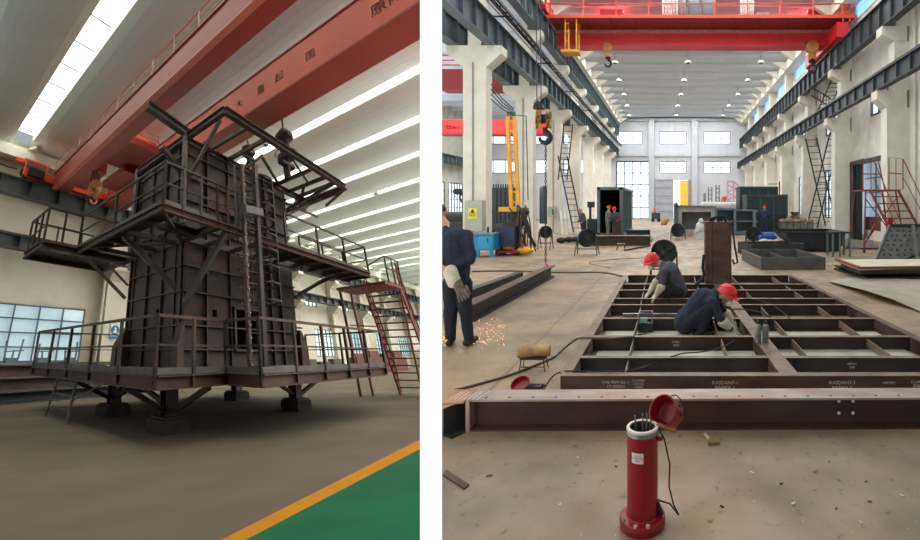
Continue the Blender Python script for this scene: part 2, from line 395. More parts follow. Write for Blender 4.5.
# runway girders: web and flanges, stiffeners every metre, rail on top
def runway(x, z, h, w, y0, y1, label, step=1.0, xs=None):
    t = thing('crane_runway_girder', (x, y0, z), label, 'girder')
    m = MB().sect((x, y0, z), (x, y1, z), IB(w, h, .04, .03)); y = y0+.3
    while y < y1: m.box(x-w/2+.03, x+w/2-.03, y, y+.03, z+.03, z+h-.03); y += step
    link(m, 'girder_body', M_rail if x < 0 else M_railD, t)
    link(MB().box(x-.04, x+.04, y0, y1, z+h, z+h+.12), 'rail', M_dk, t)
    return t
for o in (runway(-6.7, 7.65, 1.0, .36, 12.7, YE-.3, 'blue grey lower crane girder on the near side of the left columns'),
          runway(-8.1, 7.65, 1.0, .42, 16.4, YE-.3, 'blue grey lower crane girder behind the left columns, over the side bay'),
          runway(-6.75, 10.4, 1.15, .45, 16, YE-.3, 'blue grey upper crane girder high on the left columns, under the red crane'),
          runway(8.5, 8.83, 1.08, .34, 12, YE-.3, 'dark grey upper crane girder along the right wall, meeting the red crane'),
          runway(8.22, 6.3, .66, .28, 12, YE-.3, 'dark grey lower crane girder along the right wall above the tall windows')):
    pass
runway(-23.6, 6.1, .9, .4, 47.5, YE-.3, 'dark crane girder on the far wall of the side bay')
# cable tray and conductor bars beside the left girders
t = thing('cable_tray', (-6.2, 15, 8.9), 'long dark cable tray running below the upper left crane girder', 'cable tray')
m = MB(); m.bar((-6.3, 15, 8.9), (-6.3, YE-2, 8.9), .05, .1); m.bar((-6.05, 15, 8.9), (-6.05, YE-2, 8.9), .05, .1)
for i in range(70): m.bar((-6.3, 15.3+.62*i, 8.9), (-6.05, 15.3+.62*i, 8.9), .04, .04)
link(m, 'tray', M_dk, t)
for k, y in enumerate(COLL): link(MB().bar((-6.95, y+.3, 8.83), (-6.05, y+.3, 8.83), .05, .05), 'bracket', M_dk, t)
m = MB()
for dx in (-.1, 0, .1): m.tube([(-6.2+dx, 15, 9.0), (-6.2+dx, YE-2, 9.0)], .03, 6)
link(m, 'cables', M_bk, t)
tag(MB().tube([(-6.45, 13.5, 8.9), (-6.45, YE-2, 8.75)], .035, 6).build('conductor_bar', mat('pale conductor', (200,196,190), None, 3, .4)), 'thin pale conductor bar beside the lower left crane girder', 'conductor bar')
# drain pipes on the right wall
for k, y in enumerate((17.75, 18.2)):
    tag(MB().tube([(9.25, y, 0), (9.25, y, 12)], .09-.03*k, 10).build('drain_pipe', mat('off white pipe', (214,212,200), (200,198,186), 3, .5)), ['thick white drain pipe on the right wall beside the nearest column', 'thin white pipe on the right wall between drain pipe and column'][k], 'pipe')

# pendant lamps
rows = [(33.7, [(615), (688), (761)]), (38.6, [619, 684, 748]), (43.6, [624, 681, 738]), (48.6, [627, 678, 729]), (53.8, [629, 676, 723])]
for r, (D, xs) in enumerate(rows):
    for j, px in enumerate(xs):
        x = (px-CX)*D/F
        t = thing('pendant_lamp', (x, D, 11.75), 'small round pendant lamp under the roof, %s row from the camera, %s of three' % (ORD[r], ['left', 'middle', 'right'][j]), 'lamp', 'pendant lamps under the roof')
        link(MB().lathe([(.10, .2), (.22, .1), (.25, 0), (.2, -.02), (.12, .02)], (x, D, 11.75), n=14, cap=False), 'shade', M_lampw, t)
        link(MB().lathe([(.08, .1), (.13, .02), (.12, -.04), (.001, -.06)], (x, D, 11.76), n=10), 'bulb', M_dk, t)
        link(MB().tube([(x, D, 11.95), (x, D, 12.6)], .02, 5), 'stem', M_dk, t)

# ------------------------------------------------------------------ red overhead crane
t = thing('overhead_crane', (1, 26, 10.4), 'large red overhead travelling crane spanning the right hall under the roof', 'crane')
zb = 10.42
link(MB().box(-6.25, 8.45, 26.0, 26.9, zb, zb+.72), 'main_girder', M_red, t)
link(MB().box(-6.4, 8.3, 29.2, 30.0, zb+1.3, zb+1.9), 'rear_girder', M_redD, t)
m = MB(); m.box(-6.2, 8.5, 25.75, 26.0, zb+.62, zb+.78); link(m, 'ledge', mat('pale red ledge', (200,130,120), (160,90,86), 5, .7), t)  # ledge strip in a paler red than the girder
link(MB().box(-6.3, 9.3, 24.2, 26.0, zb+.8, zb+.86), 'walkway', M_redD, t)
m = MB()
for i in range(12): m.box(-5.8+i*1.3, -5.77+i*1.3, 24.2, 26, zb+.74, zb+.8)
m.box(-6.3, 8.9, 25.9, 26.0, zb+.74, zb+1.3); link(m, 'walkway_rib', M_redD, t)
link(MB().box(-6.35, 9.35, 24.12, 24.2, zb+.78, zb+.93), 'toe_board', mat('orange red edge', (240,84,52), (228,70,44), 2, .5), t)
for i in range(10):
    x = -6.15+i*1.66
    link(MB().bar((x, 24.16, zb+.9), (x, 24.16, zb+2.1), .06), 'rail_post', mat('orange red edge', (0,0,0)), t)
for z in (1.5, 2.08): link(MB().bar((-6.3, 24.16, zb+z), (9.3, 24.16, zb+z), .05), 'guard_rail', mat('orange red edge', (0,0,0)), t)
m = MB(); m.tube([(-5.9, 24.9, zb+1.15), (8.2, 24.9, zb+1.15)], .09, 8); m.box(-6, 8.3, 25.2, 25.4, zb+.86, zb+1.02); link(m, 'cable_duct', mat('grey duct', (120,118,116), (90,88,86), 3, .5), t)
for k, (a, b) in enumerate(((677, 686), (687.5, 699.5), (701, 716))):
    cab = link(MB().box((a-CX)*24.8/F, (b-CX)*24.8/F, 24.8, 25.3, zb+.9, zb+2.3), 'electrical_cabinet', M_rail, t)
    x = (a-CX)*24.8/F
    link(MB().box(x+.05, x+.08, 24.78, 24.8, zb+1, zb+2.25), 'door_seam', M_dk, cab)
for k, (a, b) in enumerate(((663, 677), (741, 753), (757, 768))):
    m = MB(); x0, x1 = (a-CX)*24.8/F, (b-CX)*24.8/F; h1 = 2.3 if k < 2 else 1.3
    for i in range(6): m.box(x0+(x1-x0)*i/5-.035, x0+(x1-x0)*i/5+.035, 24.7, 24.78, zb+.9, zb+h1)
    for i in range(7): m.box(x0, x1, 24.7, 24.78, zb+.95+(h1-1)*i/6, zb+1.0+(h1-1)*i/6)
    link(m, 'resistor_bank', mat('pale grille', (222,218,206), (190,186,176), 6, .5), t)
for k, (a, b) in enumerate(((587, 627), (797, 839))):
    x0, x1 = (a-CX)*26/F, (b-CX)*26/F; w = x1-x0
    m = MB(); m.box(x0, x1, 26.2, 28.5, zb+1.25, zb+1.4); m.box(x0+w*.3, x1-w*.12, 26.3, 27.4, zb+1.4, zb+2.1)
    tr = link(m, 'trolley', M_red, t)
    m = MB(); m.lathe([(.22, 0), (.22, .5)], (x0+.15, 26.4, zb+1.55), (1, 0, 0), 12); m.lathe([(.2, 0), (.2, .25)], (x1-.3, 26.4, zb+1.55), (1, 0, 0), 12)
    link(m, 'hoist_motor', M_dk, tr)
link(MB().box(8.35, 8.95, 24.2, 30, zb-.15, zb+.6), 'end_carriage', M_red, t)
link(MB().box(-6.95, -6.4, 24.2, 30, zb+1.28, zb+1.8), 'end_carriage', M_red, t)
m = MB()
for x in (9.0, 9.35):
    for y in (24.2, 24.9): m.bar((x-.35, y, zb+.6), (x-.35, y, zb+2.2), .07)
for z in (1, 1.5, 2.1): m.bar((8.65, 24.2, zb+z), (9.0, 24.2, zb+z), .06); m.bar((9.0, 24.2, zb+z), (9.0, 24.9, zb+z), .06)
link(m, 'end_ladder', mat('orange red edge', (0,0,0)), t)
bs = link(MB().box((562-CX)*24.6/F, (579.5-CX)*24.6/F, 24.3, 25.1, 9.55, 9.68), 'access_basket', M_yel, t)
m = MB()
for px in (566.5, 577.5):
    for y in (24.35, 25.05): m.bar(((px-CX)*24.6/F, y, 9.6), ((px-CX)*24.6/F, y, 11.4), .07)
for z in (10.1, 10.6, 11.0): m.bar(((566.5-CX)*24.6/F, 24.35, z), ((570-CX)*24.6/F, 24.35, z), .05)
m.bar(((570-CX)*24.6/F, 24.35, 9.6), ((570-CX)*24.6/F, 24.35, 10.7), .06)
link(m, 'basket_post', M_yel, bs)

M_ochre = mat('ochre hook block', (176,118,50), (140,88,38), 4, .5)
def hook_shape(m, c, r, t):        # open hook below point c
    c = V(c); pts = [c+V((0, 0, r*1.9))]+[c+V((math.sin(a)*r, 0, math.cos(a)*r)) for a in [math.radians(x) for x in range(5, 290, 19)]]
    n = len(pts); m.tube(pts, [t*.8]+[t*(1.0-.65*max(0, (i-n*.55)/(n*.45))) for i in range(1, n)], 8)
def hoist_hook(px, yt, yb, D, label, ropetop):
    x = (px-CX)*D/F; zt = H-(yt-CY)*D/F; zb_ = H-(yb-CY)*D/F; hh = zt-zb_
    t = thing('hoist_hook_block', (x, D, zb_), label, 'crane hook')
    r = hh*.2; m = MB()
    m.lathe([(r*.2, -r*.5), (r*.95, -r*.45), (r, -r*.2), (r*.75, 0), (r, r*.2), (r*.95, r*.45), (r*.2, r*.5)], (x, D, zt-r), (0, 1, .0), 18)
    m.box(x-r*.55, x+r*.55, D-r*.35, D+r*.35, zt-hh*.62, zt-r); link(m, 'sheave_block', M_ochre, t)
    m = MB(); m.lathe([(r*.5, 0), (r*.62, r*.25), (r*.4, r*.5)], (x, D, zt-hh*.66), n=12); hook_shape(m, (x, D, zb_+r*.8), r*.62, r*.24); link(m, 'hook', M_bk, t)
    m = MB()
    for s in (-1, 1):
        for q in (-.2, .2): m.tube([(x+s*r*.75, D+q*r, zt-r), (x+s*r*.8, D+q*r, ropetop)], .018, 5)
    link(m, 'rope', M_dk, t)
hoist_hook(608, 43, 67.5, 25.6, 'small ochre hoist hook block hanging left under the red crane', 10.5)
hoist_hook(812, 41, 73.5, 25.6, 'large ochre hoist hook block hanging right under the red crane', 10.5)

# side bay cranes behind the columns
for k, (D, y0, y1, lab) in enumerate(((32.5, 134, 119.5, 'red crane girder with painted characters low in the side bay behind the left columns'), (24.6, 89, 69, 'upper red crane girder in the side bay, cut by the nearest left column'))):
    za, zb2 = H-(y0-CY)*D/F, H-(y1-CY)*D/F
    x0 = max(part_x(D)+.5, -24)
    t = thing('side_bay_crane', ((x0-8.2)/2, D, za), lab, 'crane')
    link(MB().box(x0, -8.35, D, D+.7, za, zb2), 'girder', M_red if k == 0 else M_redD, t)
    link(MB().box(x0, -8.35, D-.05, D+.75, za-.06, za+.05), 'lower_flange', M_redD, t)
    if k == 0:
        text('QD6-1.0', .34, lambda v: V((v.x-14.75, D-.03, za+.45+v.y)), M_bk, t)
        link(MB().box(-11.2, -10.2, D-.1, D+.6, zb2, zb2+.5), 'hoist_box', M_dk, t)
        link(MB().box(-10.1, -9.0, D-.1, D+.6, zb2, zb2+.35), 'end_truck', M_col, t)
    else:
        for i in range(3): link(MB().tube([(x0, D, zb2+.2+.25*i), (-8.4, D, zb2+.2+.25*i)], .03, 6), 'rail', M_red, t)
# ================================================================== RIGHT HALL: objects
def one(mb, name, m, label, cat, group=None): return tag(mb.build(name, m), label, cat, group)
# --- long I beam lying across the foreground
def chalk(body, size, org, vx, vz, parent, xs=1, m=None):
    org = V(org); vx = V(vx).normalized(); vz = V(vz).normalized()
    return text(body, size, lambda v: org+vx*v.x+vz*v.y, m or M_chalk, parent, 'chalk_mark' if m is None else 'lettering', xs)
M_fl = mat('scuffed flange top', (178,166,154), (138,122,110), 5, .5, .35, .05, aniso=(.5,2,1), c3=(170,116,100), sc3=2.3)
M_web = mat('rust brown web', (92,56,46), (54,45,42), 3, .55, .25, .1, aniso=(.6,1,1.5), c3=(88,72,66), sc3=1.4)
BY = lambda x: 3.70+.012*(x+1.56)                # centre line of the beam
t = thing('steel_beam', (.6, 3.75, 0), 'long rust brown I beam with drilled flange lying across the foreground', 'steel beam')
p, q = V((-1.56, BY(-1.56)+.09, 0)), V((3.3, BY(3.3)+.09, 0))
link(MB().sect(p+V((0,0,.012)), q+V((0,0,.012)), [(-.008, 0), (.008, 0), (.008, .22), (-.008, .22)]), 'web', M_web, t)
link(MB().sect(p, q, [(-.1, 0), (.1, 0), (.1, .014), (-.1, .014)]), 'bottom_flange', M_web, t)
link(MB().sect(p+V((0,0,.23)), q+V((0,0,.23)), [(-.1, 0), (.1, 0), (.1, .016), (-.1, .016)]), 'top_flange', M_fl, t)
m = MB()
for i in range(26): x = -1.45+.18*i; m.lathe([(.011, 0), (.011, .002)], (x, BY(x)+.035, .2455), n=10)
link(m, 'bolt_hole', M_bk, t)
m = MB()
for px, py in ((843, 404.5), (857.5, 404.5), (843, 416.5), (857.5, 416.5)):
    x = (px-CX)*3.72/F; z = .185 if py < 410 else .09; m.lathe([(.013, 0), (.013, .004)], (x, BY(x)+.08, z), (0, -1, 0), 10)
link(m, 'rivet', M_white, t)
link(MB().box(-1.59, -1.56, BY(-1.56)-.02, BY(-1.56)+.2, 0, .246), 'end_plate', M_fl, t)
t = thing('steel_beam_offcut', (-1.65, 3.7, 0), 'short rusty I beam butted against the left end of the long foreground beam', 'steel beam')
p, q = V((-1.60, 3.86, 0)), V((-1.735, 3.62, 0))
link(MB().sect(p+V((0,0,.012)), q+V((0,0,.012)), [(-.008, 0), (.008, 0), (.008, .19), (-.008, .19)]), 'web', M_dk, t)
link(MB().sect(p, q, [(-.1, 0), (.1, 0), (.1, .014), (-.1, .014)]), 'bottom_flange', M_dk, t)
link(MB().hexa([(-1.595,3.66,.23),(-1.595,3.9,.23),(-1.79,3.9,.23),(-1.76,3.62,.23),(-1.595,3.66,.246),(-1.595,3.9,.246),(-1.79,3.9,.246),(-1.76,3.62,.246)]), 'top_flange', mat('orange rust flange', (190,140,104), (140,96,74), 5, .6), t)

m = MB(); random.seed(9)
for i in range(7): x = -1.72+.035*i; m.bar((x, 3.70, .2475), (x+random.uniform(.02,.05), 3.86+random.uniform(-.03,.02), .2475), .006, .002)
link(m, 'chalk_mark', M_chalk, t)
# --- welded floor frame (grillage)
FT = .17
fxL = lambda y: -1.0-.006*(y-4.47); fxM = lambda y: 1.1-.034*(y-4.47); fxR = lambda y: 2.97-.048*(y-4.47)
t = thing('welded_steel_frame', (1, 7.6, 0), 'large rust brown welded steel grid frame lying on the floor under the two crouching workers', 'steel frame')
for f_, nm, w in ((fxL, 'side_beam', .11), (fxM, 'centre_beam', .17), (fxR, 'side_beam', .1)):
    o = link(MB().sect((f_(4.5), 4.5, 0), (f_(10.85), 10.85, 0), IB(w, FT, .012, .012)), nm, M_rustT if w > .1 else M_rust, t)
DS = [4.98, 5.76, 6.68, 7.59, 8.1, 8.9, 9.56, 10.8]
fc = link(MB().sect((fxL(4.44)-.03, 4.44, 0), (3.6, 4.44, 0), [(-.03, 0), (.03, 0), (.03, FT), (-.03, FT)]), 'front_channel', M_rust, t)
link(MB().box(fxL(4.44)-.03, 3.6, 4.405, 4.49, FT, FT+.006), 'flange_edge', M_rustT, fc)
for i, y in enumerate(DS):
    for a, b in ((fxL(y)+.05, fxM(y)-.08), (fxM(y)+.08, fxR(y)-.04)):
        c = link(MB().sect((a, y, 0), (b, y, 0), IB(.07, FT-.004, .01, .01)), 'cross_beam', M_rustD, t)
        link(MB().box(a, b, y-.037, y+.037, FT-.005, FT-.001), 'flange_edge', M_rustT, c)
ys = [4.47]+DS
for gx in (-.45, .6, 1.45, 2.35):
    for i in range(len(ys)-1):
        a, b = ys[i], ys[i+1]
        if b-a < .6 and gx > .5: continue
        x = gx-.02*(a-4.47)
        link(MB().box(x-.006, x+.006, a+.02, b-.02, .05, FT-.025), 'stiffener', M_rustT, t)
chalk('W0-98M-02-1\n17-29000', .038, (-.52, 4.407, .095), (1,0,0), (0,0,1), fc, 1.15)
chalk('CLUM04\nSHDLB\n+5009\nBA8-1', .03, (-.31, 4.407, .085), (1,0,0), (0,0,1), fc, 1.1)
chalk('KASDAN7-1\nBA8406-1', .046, (.49, 4.407, .088), (1,0,0), (0,0,1), fc, 1.0)
chalk('KASDAN7-3\nBA8406-3', .046, (1.57, 4.407, .088), (1,0,0), (0,0,1), fc, 1.0)
chalk('W0-98M', .032, (2.0, 4.407, .11), (1,0,0), (0,0,1), fc, 1.0)
chalk('CLUM04\n5D003', .036, (2.27, 4.407, .1), (1,0,0), (0,0,1), fc, 1.0)
chalk('SHB01\nBA8', .04, (.05, 5.718, .09), (1,0,0), (0,0,1), t, 1.0)
chalk('4BD01\nSA8', .036, (1.86, 4.938, .09), (1,0,0), (0,0,1), t, 1.0)
M_sheet = mat('pale chalky sheet', (206,206,188), (168,168,150), 3, .6, .1, .05, c3=(210,206,192), sc3=1.4)
one(MB().box(-.88, 1.0, 4.55, 5.70, .004, .012), 'steel_sheet', M_sheet, 'pale sheet lying inside the left bays of the frame, nearest the camera', 'steel sheet')
one(MB().box(1.22, 2.8, 4.55, 6.55, .004, .012), 'steel_sheet', M_sheet, 'pale sheet lying inside the right bays of the frame beside the flasks', 'steel sheet')
one(MB().box(-.9, .9, 5.86, 6.6, .004, .012), 'steel_sheet', M_sheet, 'pale sheet inside the frame under the portable welding box', 'steel sheet')
m = MB(); m.box(-.72, .12, 6.98, 7.03, .10, .16); one(m, 'pale_bar', M_steel, 'thin pale steel bar lying across the frame behind the portable box', 'steel bar')

# --- brown box column standing on the frame
x0, x1, D = (705.5-CX)*9.6/F, (731.5-CX)*9.6/F, 9.6
t = thing('steel_box_column', ((x0+x1)/2, D+.2, FT), 'upright brown steel box column standing on the frame with hoses hung over it', 'steel column')
link(MB().box(x0, x1, D, D+.4, FT, 1.41), 'shell', M_rust, t)
m = MB(); m.box(x0+.13, x0+.15, D-.006, D, FT, 1.41); link(m, 'weld_seam', M_rustD, t)
m = MB()
for k in range(5):
    c = V((x0+.18+.055*k, D+.15, 1.41)); r = .09+.015*(k % 3)
    m.tube([c+V((math.cos(a)*r, (k-2)*.02, math.sin(a)*r*.95)) for a in [math.radians(q) for q in range(0, 181, 20)]], .018, 6)
one(m, 'hose_coil', M_bk, 'black hose coil draped over the top of the brown box column', 'hose')
one(MB().tube([(x1-.1, D+.05, 1.42), (x1+.02, D-.02, 1.3), (x1+.06, D-.02, .95), (x1+.1, D-.02, .72), (x1+.12, D-.02, .6), (x1+.05, D-.02, .57), (x1+.02, D-.02, .66)], .022, 8), 'welding_cable', M_bk, 'black cable with a looped end hanging down the right side of the brown column', 'cable')
one(MB().tube([(x0-.03, D, .75), (x0-.06, D, .5), (x0-.03, D, .35), (x0-.12, D-.05, .22), (x0-.2, D-.1, .18)], .03, 8), 'welding_cable', M_bk, 'short black cable slumped at the left foot of the brown column', 'cable')

# --- hanging beam and chain hook
D1 = 11.4
t = thing('steel_channel', G(520, 300), 'dark steel channel lying on the floor, one end hooked to the hanging chain', 'steel channel')
a, b = G(551, 277), G(468, 322)
link(MB().sect(a+V((0,0,.02)), b, IB(.2, .26, .02, .015)), 'channel_body', mat('dark mill steel', (76,62,60), (52,44,44), 4, .5, .3, .1), t)
link(MB().sect(a+V((0,0,.281)), b+V((0,0,.261)), [(-.1, 0), (.1, 0), (.1, .006), (-.1, .006)]), 'top_edge', M_rust, t)
t = thing('steel_channel', G(512, 292), 'second dark steel channel lying behind the hooked one', 'steel channel')
a, b = G(523, 279), G(455, 305)
link(MB().sect(a, b, CH(.18, .16)), 'channel_body', M_dk, t)
hx = (544-CX)*D1/F
t = thing('crane_hook', (hx, D1, 3.3), 'large black crane hook with two yellow sheaves hanging before the left columns', 'crane hook')
zc = lambda y: H-(y-CY)*D1/F; u = D1/F
link(MB().prism([(hx-.12-5*u, D1-.1, zc(109)), (hx-.12+5*u, D1-.1, zc(109)), (hx-.12+4*u, D1-.1, zc(104.5)), (hx-.12, D1-.1, zc(101.5)), (hx-.12-4*u, D1-.1, zc(104.5))], (0, .2, 0)), 'top_block', M_bk, t)
for s, lx in ((-1, hx-5.5*u), (1, hx+5*u)):
    link(MB().lathe([(.05, -.08), (.25, -.06), (.21, 0), (.25, .06), (.05, .08)], (lx, D1, zc(119)), (1, .25, 0), 18), 'sheave', mat('yellow black sheave', (196,150,52), (60,50,36), 9, .5, contrast=.1), t)
m = MB(); m.box(hx-.1, hx+.1, D1-.09, D1+.09, zc(123), zc(115)); link(m, 'crosshead', M_bk, t)
m = MB(); hook_shape(m, (hx+.02, D1, zc(137.5)), 5.2*u, 2.9*u); link(m, 'hook', M_bk, t)
m = MB()
for dx in (-.17, -.07): m.tube([(hx+dx, D1, zc(104)), (hx+dx-.02, D1, 7.1)], .012, 6)
link(m, 'wire_rope', M_dk, t)
t = thing('lifting_chain', (hx+.04, D1, .3), 'dark link chain hanging from the black hook down to the steel channel', 'chain')
m = MB(); z0, z1, n = .36, zc(144), 46
for i in range(n):
    z = z0+(z1-z0)*(i+.5)/n; r = (z1-z0)/n*.62; s = i % 2
    m.tube([(hx+.04+(math.cos(a)*.022 if s else 0), D1+(0 if s else math.cos(a)*.022), z+math.sin(a)*r) for a in [2*PI*k/8 for k in range(8)]], .009, 5, True)
link(m, 'chain_links', M_dk, t); t.children[0]['kind'] = 'stuff'
m = MB(); hook_shape(m, (hx+.05, D1-.02, .29), .045, .02); link(m, 'clamp_hook', mat('orange red paint', (214,74,40), None, 4, .5), t)

# ------------------------------------------------------------------ people
def remesh(name, caps, m, parent, vox, wr=0.0, balls=()):
    mb = MB()
    for c in caps: mb.capsule(*c)
    for b_ in balls: mb.ball(*b_)
    o = mb.build(name+'_tmp', None)
    md = o.modifiers.new('r', 'REMESH'); md.mode = 'VOXEL'; md.voxel_size = vox; md.use_smooth_shade = True
    sm = o.modifiers.new('s', 'SMOOTH'); sm.iterations = 4; sm.factor = .5
    dg = bpy.context.evaluated_depsgraph_get(); dg.update()
    me = bpy.data.meshes.new_from_object(o.evaluated_get(dg)); org = o.location.copy()
    bpy.data.objects.remove(o)
    base = WL[parent.name]
    if wr:
        for v in me.vertices:
            w = V(v.co)+org; k = noise.noise(w*9)*.6+noise.noise(w*V((22, 22, 7)))*.4
            v.co += v.normal*wr*k
    for v in me.vertices: v.co = V(v.co)+org-base
    me.materials.clear(); me.materials.append(m)
    me.polygons.foreach_set('use_smooth', [True]*len(me.polygons))
    me.name = name; ob = bpy.data.objects.new(name, me); C.objects.link(ob); ob.parent = parent; WL[ob.name] = base
    return ob
def hand_caps(w, d, n, s=1.0, curl=.6, side=1):
    """palm, four fingers and a thumb from wrist w, pointing along d, palm facing n"""
    w = V(w); d = V(d).normalized(); n = (V(n)-d*V(n).dot(d)).normalized(); a = d.cross(n)*side; caps = []
    for k in (-1, 0, 1): caps.append((w+a*.02*k*s, w+d*.085*s+a*.026*k*s, .019*s, .017*s))
    for k, ln in zip((-1.5, -.5, .5, 1.5), (.066, .078, .074, .056)):
        b = w+d*.09*s+a*.021*k*s; d2 = (d*math.cos(curl*.6)+n*math.sin(curl*.6)+a*.06*k).normalized(); mid = b+d2*ln*.55*s
        d3 = (d*math.cos(curl*1.6)+n*math.sin(curl*1.6)).normalized()
        caps += [(b, mid, .0115*s, .0105*s), (mid, mid+d3*ln*.5*s, .0105*s, .009*s)]
    b = w+d*.025*s-a*.03*s; mid = b+(d*.6-a*.7+n*.3).normalized()*.042*s
    caps += [(b, mid, .015*s, .012*s), (mid, mid+(d*.85-a*.1+n*.4).normalized()*.034*s, .012*s, .010*s)]
    return caps
def helmet(parent, c, up, fwd, r=.135, m=None):
    c = V(c); up = V(up).normalized(); fwd = (V(fwd)-up*V(fwd).dot(up)).normalized(); sd = up.cross(fwd)
    R = Matrix((sd, fwd, up)).transposed(); mb = MB(); n = 20
    vs = []; rings = 7
    for i in range(rings+1):
        a = PI/2*i/rings
        for k in range(n):
            b = 2*PI*k/n; ridge = 1+.05*(abs(math.cos(b)) < .3)*math.sin(a)
            vs.append(c+R @ V((math.cos(b)*math.cos(a)*r*.86, math.sin(b)*math.cos(a)*r, math.sin(a)*r*.92*ridge)))
    mb.add(vs, [(i*n+k, i*n+(k+1) % n, (i+1)*n+(k+1) % n, (i+1)*n+k) for i in range(rings) for k in range(n)])
    h = mb.build('safety_helmet', m or M_helm, parent)
    br = MB(); vs = []
    for k in range(n):
        b = 2*PI*k/n; ex_ = .05 if math.sin(b) > .35 else .012
        for rr, zz in ((1, .004), (1+ex_/r, -.012), (1+ex_/r, -.018), (1, -.006)): vs.append(c+R @ V((math.cos(b)*r*.86*rr, math.sin(b)*r*rr, zz)))
    br.add(vs, [(k*4+j, ((k+1) % n)*4+j, ((k+1) % n)*4+(j+1) % 4, k*4+(j+1) % 4) for k in range(n) for j in range(4)])
    br.build('brim', m or M_helm, h)
    return h
def face(parent, c, up, fwd, s=1.0):
    c = V(c); up = V(up).normalized(); fwd = (V(fwd)-up*V(fwd).dot(up)).normalized(); sd = up.cross(fwd)
    e = MB()
    for k in (-1, 1): e.ball(c+fwd*.088*s+sd*.033*k*s, .012*s, 8, 6)
    e.build('eyes', M_bk, parent)
def head_caps(c, up, fwd, s=1.0):
    c = V(c); up = V(up).normalized(); fwd = (V(fwd)-up*V(fwd).dot(up)).normalized(); sd = up.cross(fwd)
    caps = [(c+up*.02*s-fwd*.01*s, c+up*.02*s+fwd*.01*s, .098*s, .094*s), (c-up*.02*s+fwd*.02*s, c-up*.075*s+fwd*.045*s, .075*s, .042*s),
            (c+up*.005*s+fwd*.088*s, c-up*.028*s+fwd*.108*s, .010*s, .015*s), (c-up*.062*s+fwd*.083*s-sd*.018*s, c-up*.062*s+fwd*.083*s+sd*.018*s, .011*s, .011*s)]
    for k in (-1, 1): caps.append((c+sd*.088*k*s+up*.015*s, c+sd*.09*k*s-up*.025*s, .017*s, .012*s))
    return caps
M_hair = mat('dark hair', (34,30,28), (22,20,19), 20, .7)
def shoe(mb_caps, ankle, toe, s=1.0):
    a = V(ankle); tt = V(toe); d = (tt-a); d.z = 0; d.normalize()
    g = V((a.x, a.y, .045*s+min(a.z, tt.z)-min(a.z, tt.z)))
    base = V((a.x, a.y, tt.z)); mb_caps += [(base-d*.05*s, base+d*.06*s, .045*s, .048*s), (base+d*.06*s, base+d*.15*s, .047*s, .04*s), (a, base, .05*s, .05*s)]
def person(name_label, loc, J, mats, vox=.014, hold=None, gloves=True, mask=False, helm=True, hm=None, group=None, hair=None, detail=True):
    """J: joints in metres (world). clothes follow the body; each garment is a child"""
    jm, tm = mats
    t = thing('person', loc, name_label, 'person', group)
    h = {k: V(v) for k, v in J.items() if k not in ('up', 'fwd')}; up, fwd = V(J['up']), V(J['fwd'])
    body = []
    body += head_caps(h['head'], up, fwd)+[(h['neck'], h['head']-up*.05, .055, .055), (h['chest'], h['neck'], .12, .06), (h['pelvis'], h['chest'], .12, .14)]
    jk = [(h['pelvis']+(h['chest']-h['pelvis'])*-.02, h['chest'], .155, .168), (h['chest'], h['neck']-(h['neck']-h['chest'])*.2, .16, .08)]
    tr = [(h['pelvis'], h['pelvis']+(h['chest']-h['pelvis'])*.25, .15, .14)]; sh = []; gl = []
    for s in ('l', 'r'):
        S, E_, W_ = h['sh'+s], h['el'+s], h['wr'+s]; HP, KN, AN_ = h['hip'+s], h['kn'+s], h['an'+s]
        body += [(h['chest']+(h['neck']-h['chest'])*.5, S, .06, .055), (S, E_, .05, .04), (E_, W_, .04, .028), (h['pelvis'], HP, .1, .085), (HP, KN, .085, .055), (KN, AN_, .055, .038)]
        jk += [(h['chest']+(h['neck']-h['chest'])*.45, S, .09, .078), (S, E_, .076, .064), (E_, E_+(W_-E_)*.8, .064, .052)]
        tr += [(HP, KN, .105, .082), (KN, AN_, .08, .064)]
        toe = h.get('to'+s, V((AN_.x, AN_.y, .03))); 
        c = []; shoe(c, AN_, toe); sh.append(c)
        hd = h.get('hd'+s, (W_-E_)); hn = h.get('hn'+s, V((0, 0, -1)))
        hc = hand_caps(W_, hd, hn, 1.12 if gloves else 1.0, .5)
        if gloves: gl += [(E_+(W_-E_)*.12, W_, .078, .046)]+hc
        body += hand_caps(W_, hd, hn, .9, .5)
    if vox <= .02:
        jk += [(h['shl']*.5+h['shr']*.5+V((0,0,-.03)), h['pelvis'], .13, .14)]
    remesh('body', body, M_skin, t, vox*.8)
    remesh('jacket', jk, jm, t, vox, .024 if detail else 0)
    remesh('trousers', tr, tm, t, vox, .018 if detail else 0)
    for c in sh: remesh('shoe', c, M_bk, t, vox)
    if gloves: remesh('gloves', gl, M_glove, t, vox*.55, .002)
    if helm: helmet(t, h['head']+up*.045, up, fwd, .135, hm)
    if helm and detail: remesh('hair', [(h['head']+up*.03-fwd*.035, h['head']-up*.035-fwd*.045, .09, .075)], M_hair, t, vox)
    if hair: 
        remesh('hair', [(h['head']+up*.04-fwd*.02, h['head']+up*.045, .1, .098)], M_bk, t, vox)
    if detail: face(t, h['head'], up, fwd)
    if mask:
        c = h['head']-up*.045+fwd*.07; remesh('dust_mask', [(c-up*.02, c+up*.02, .05, .045), (c+fwd*.02, c+fwd*.03, .035, .03)], M_white, t, .01)
    return t, h

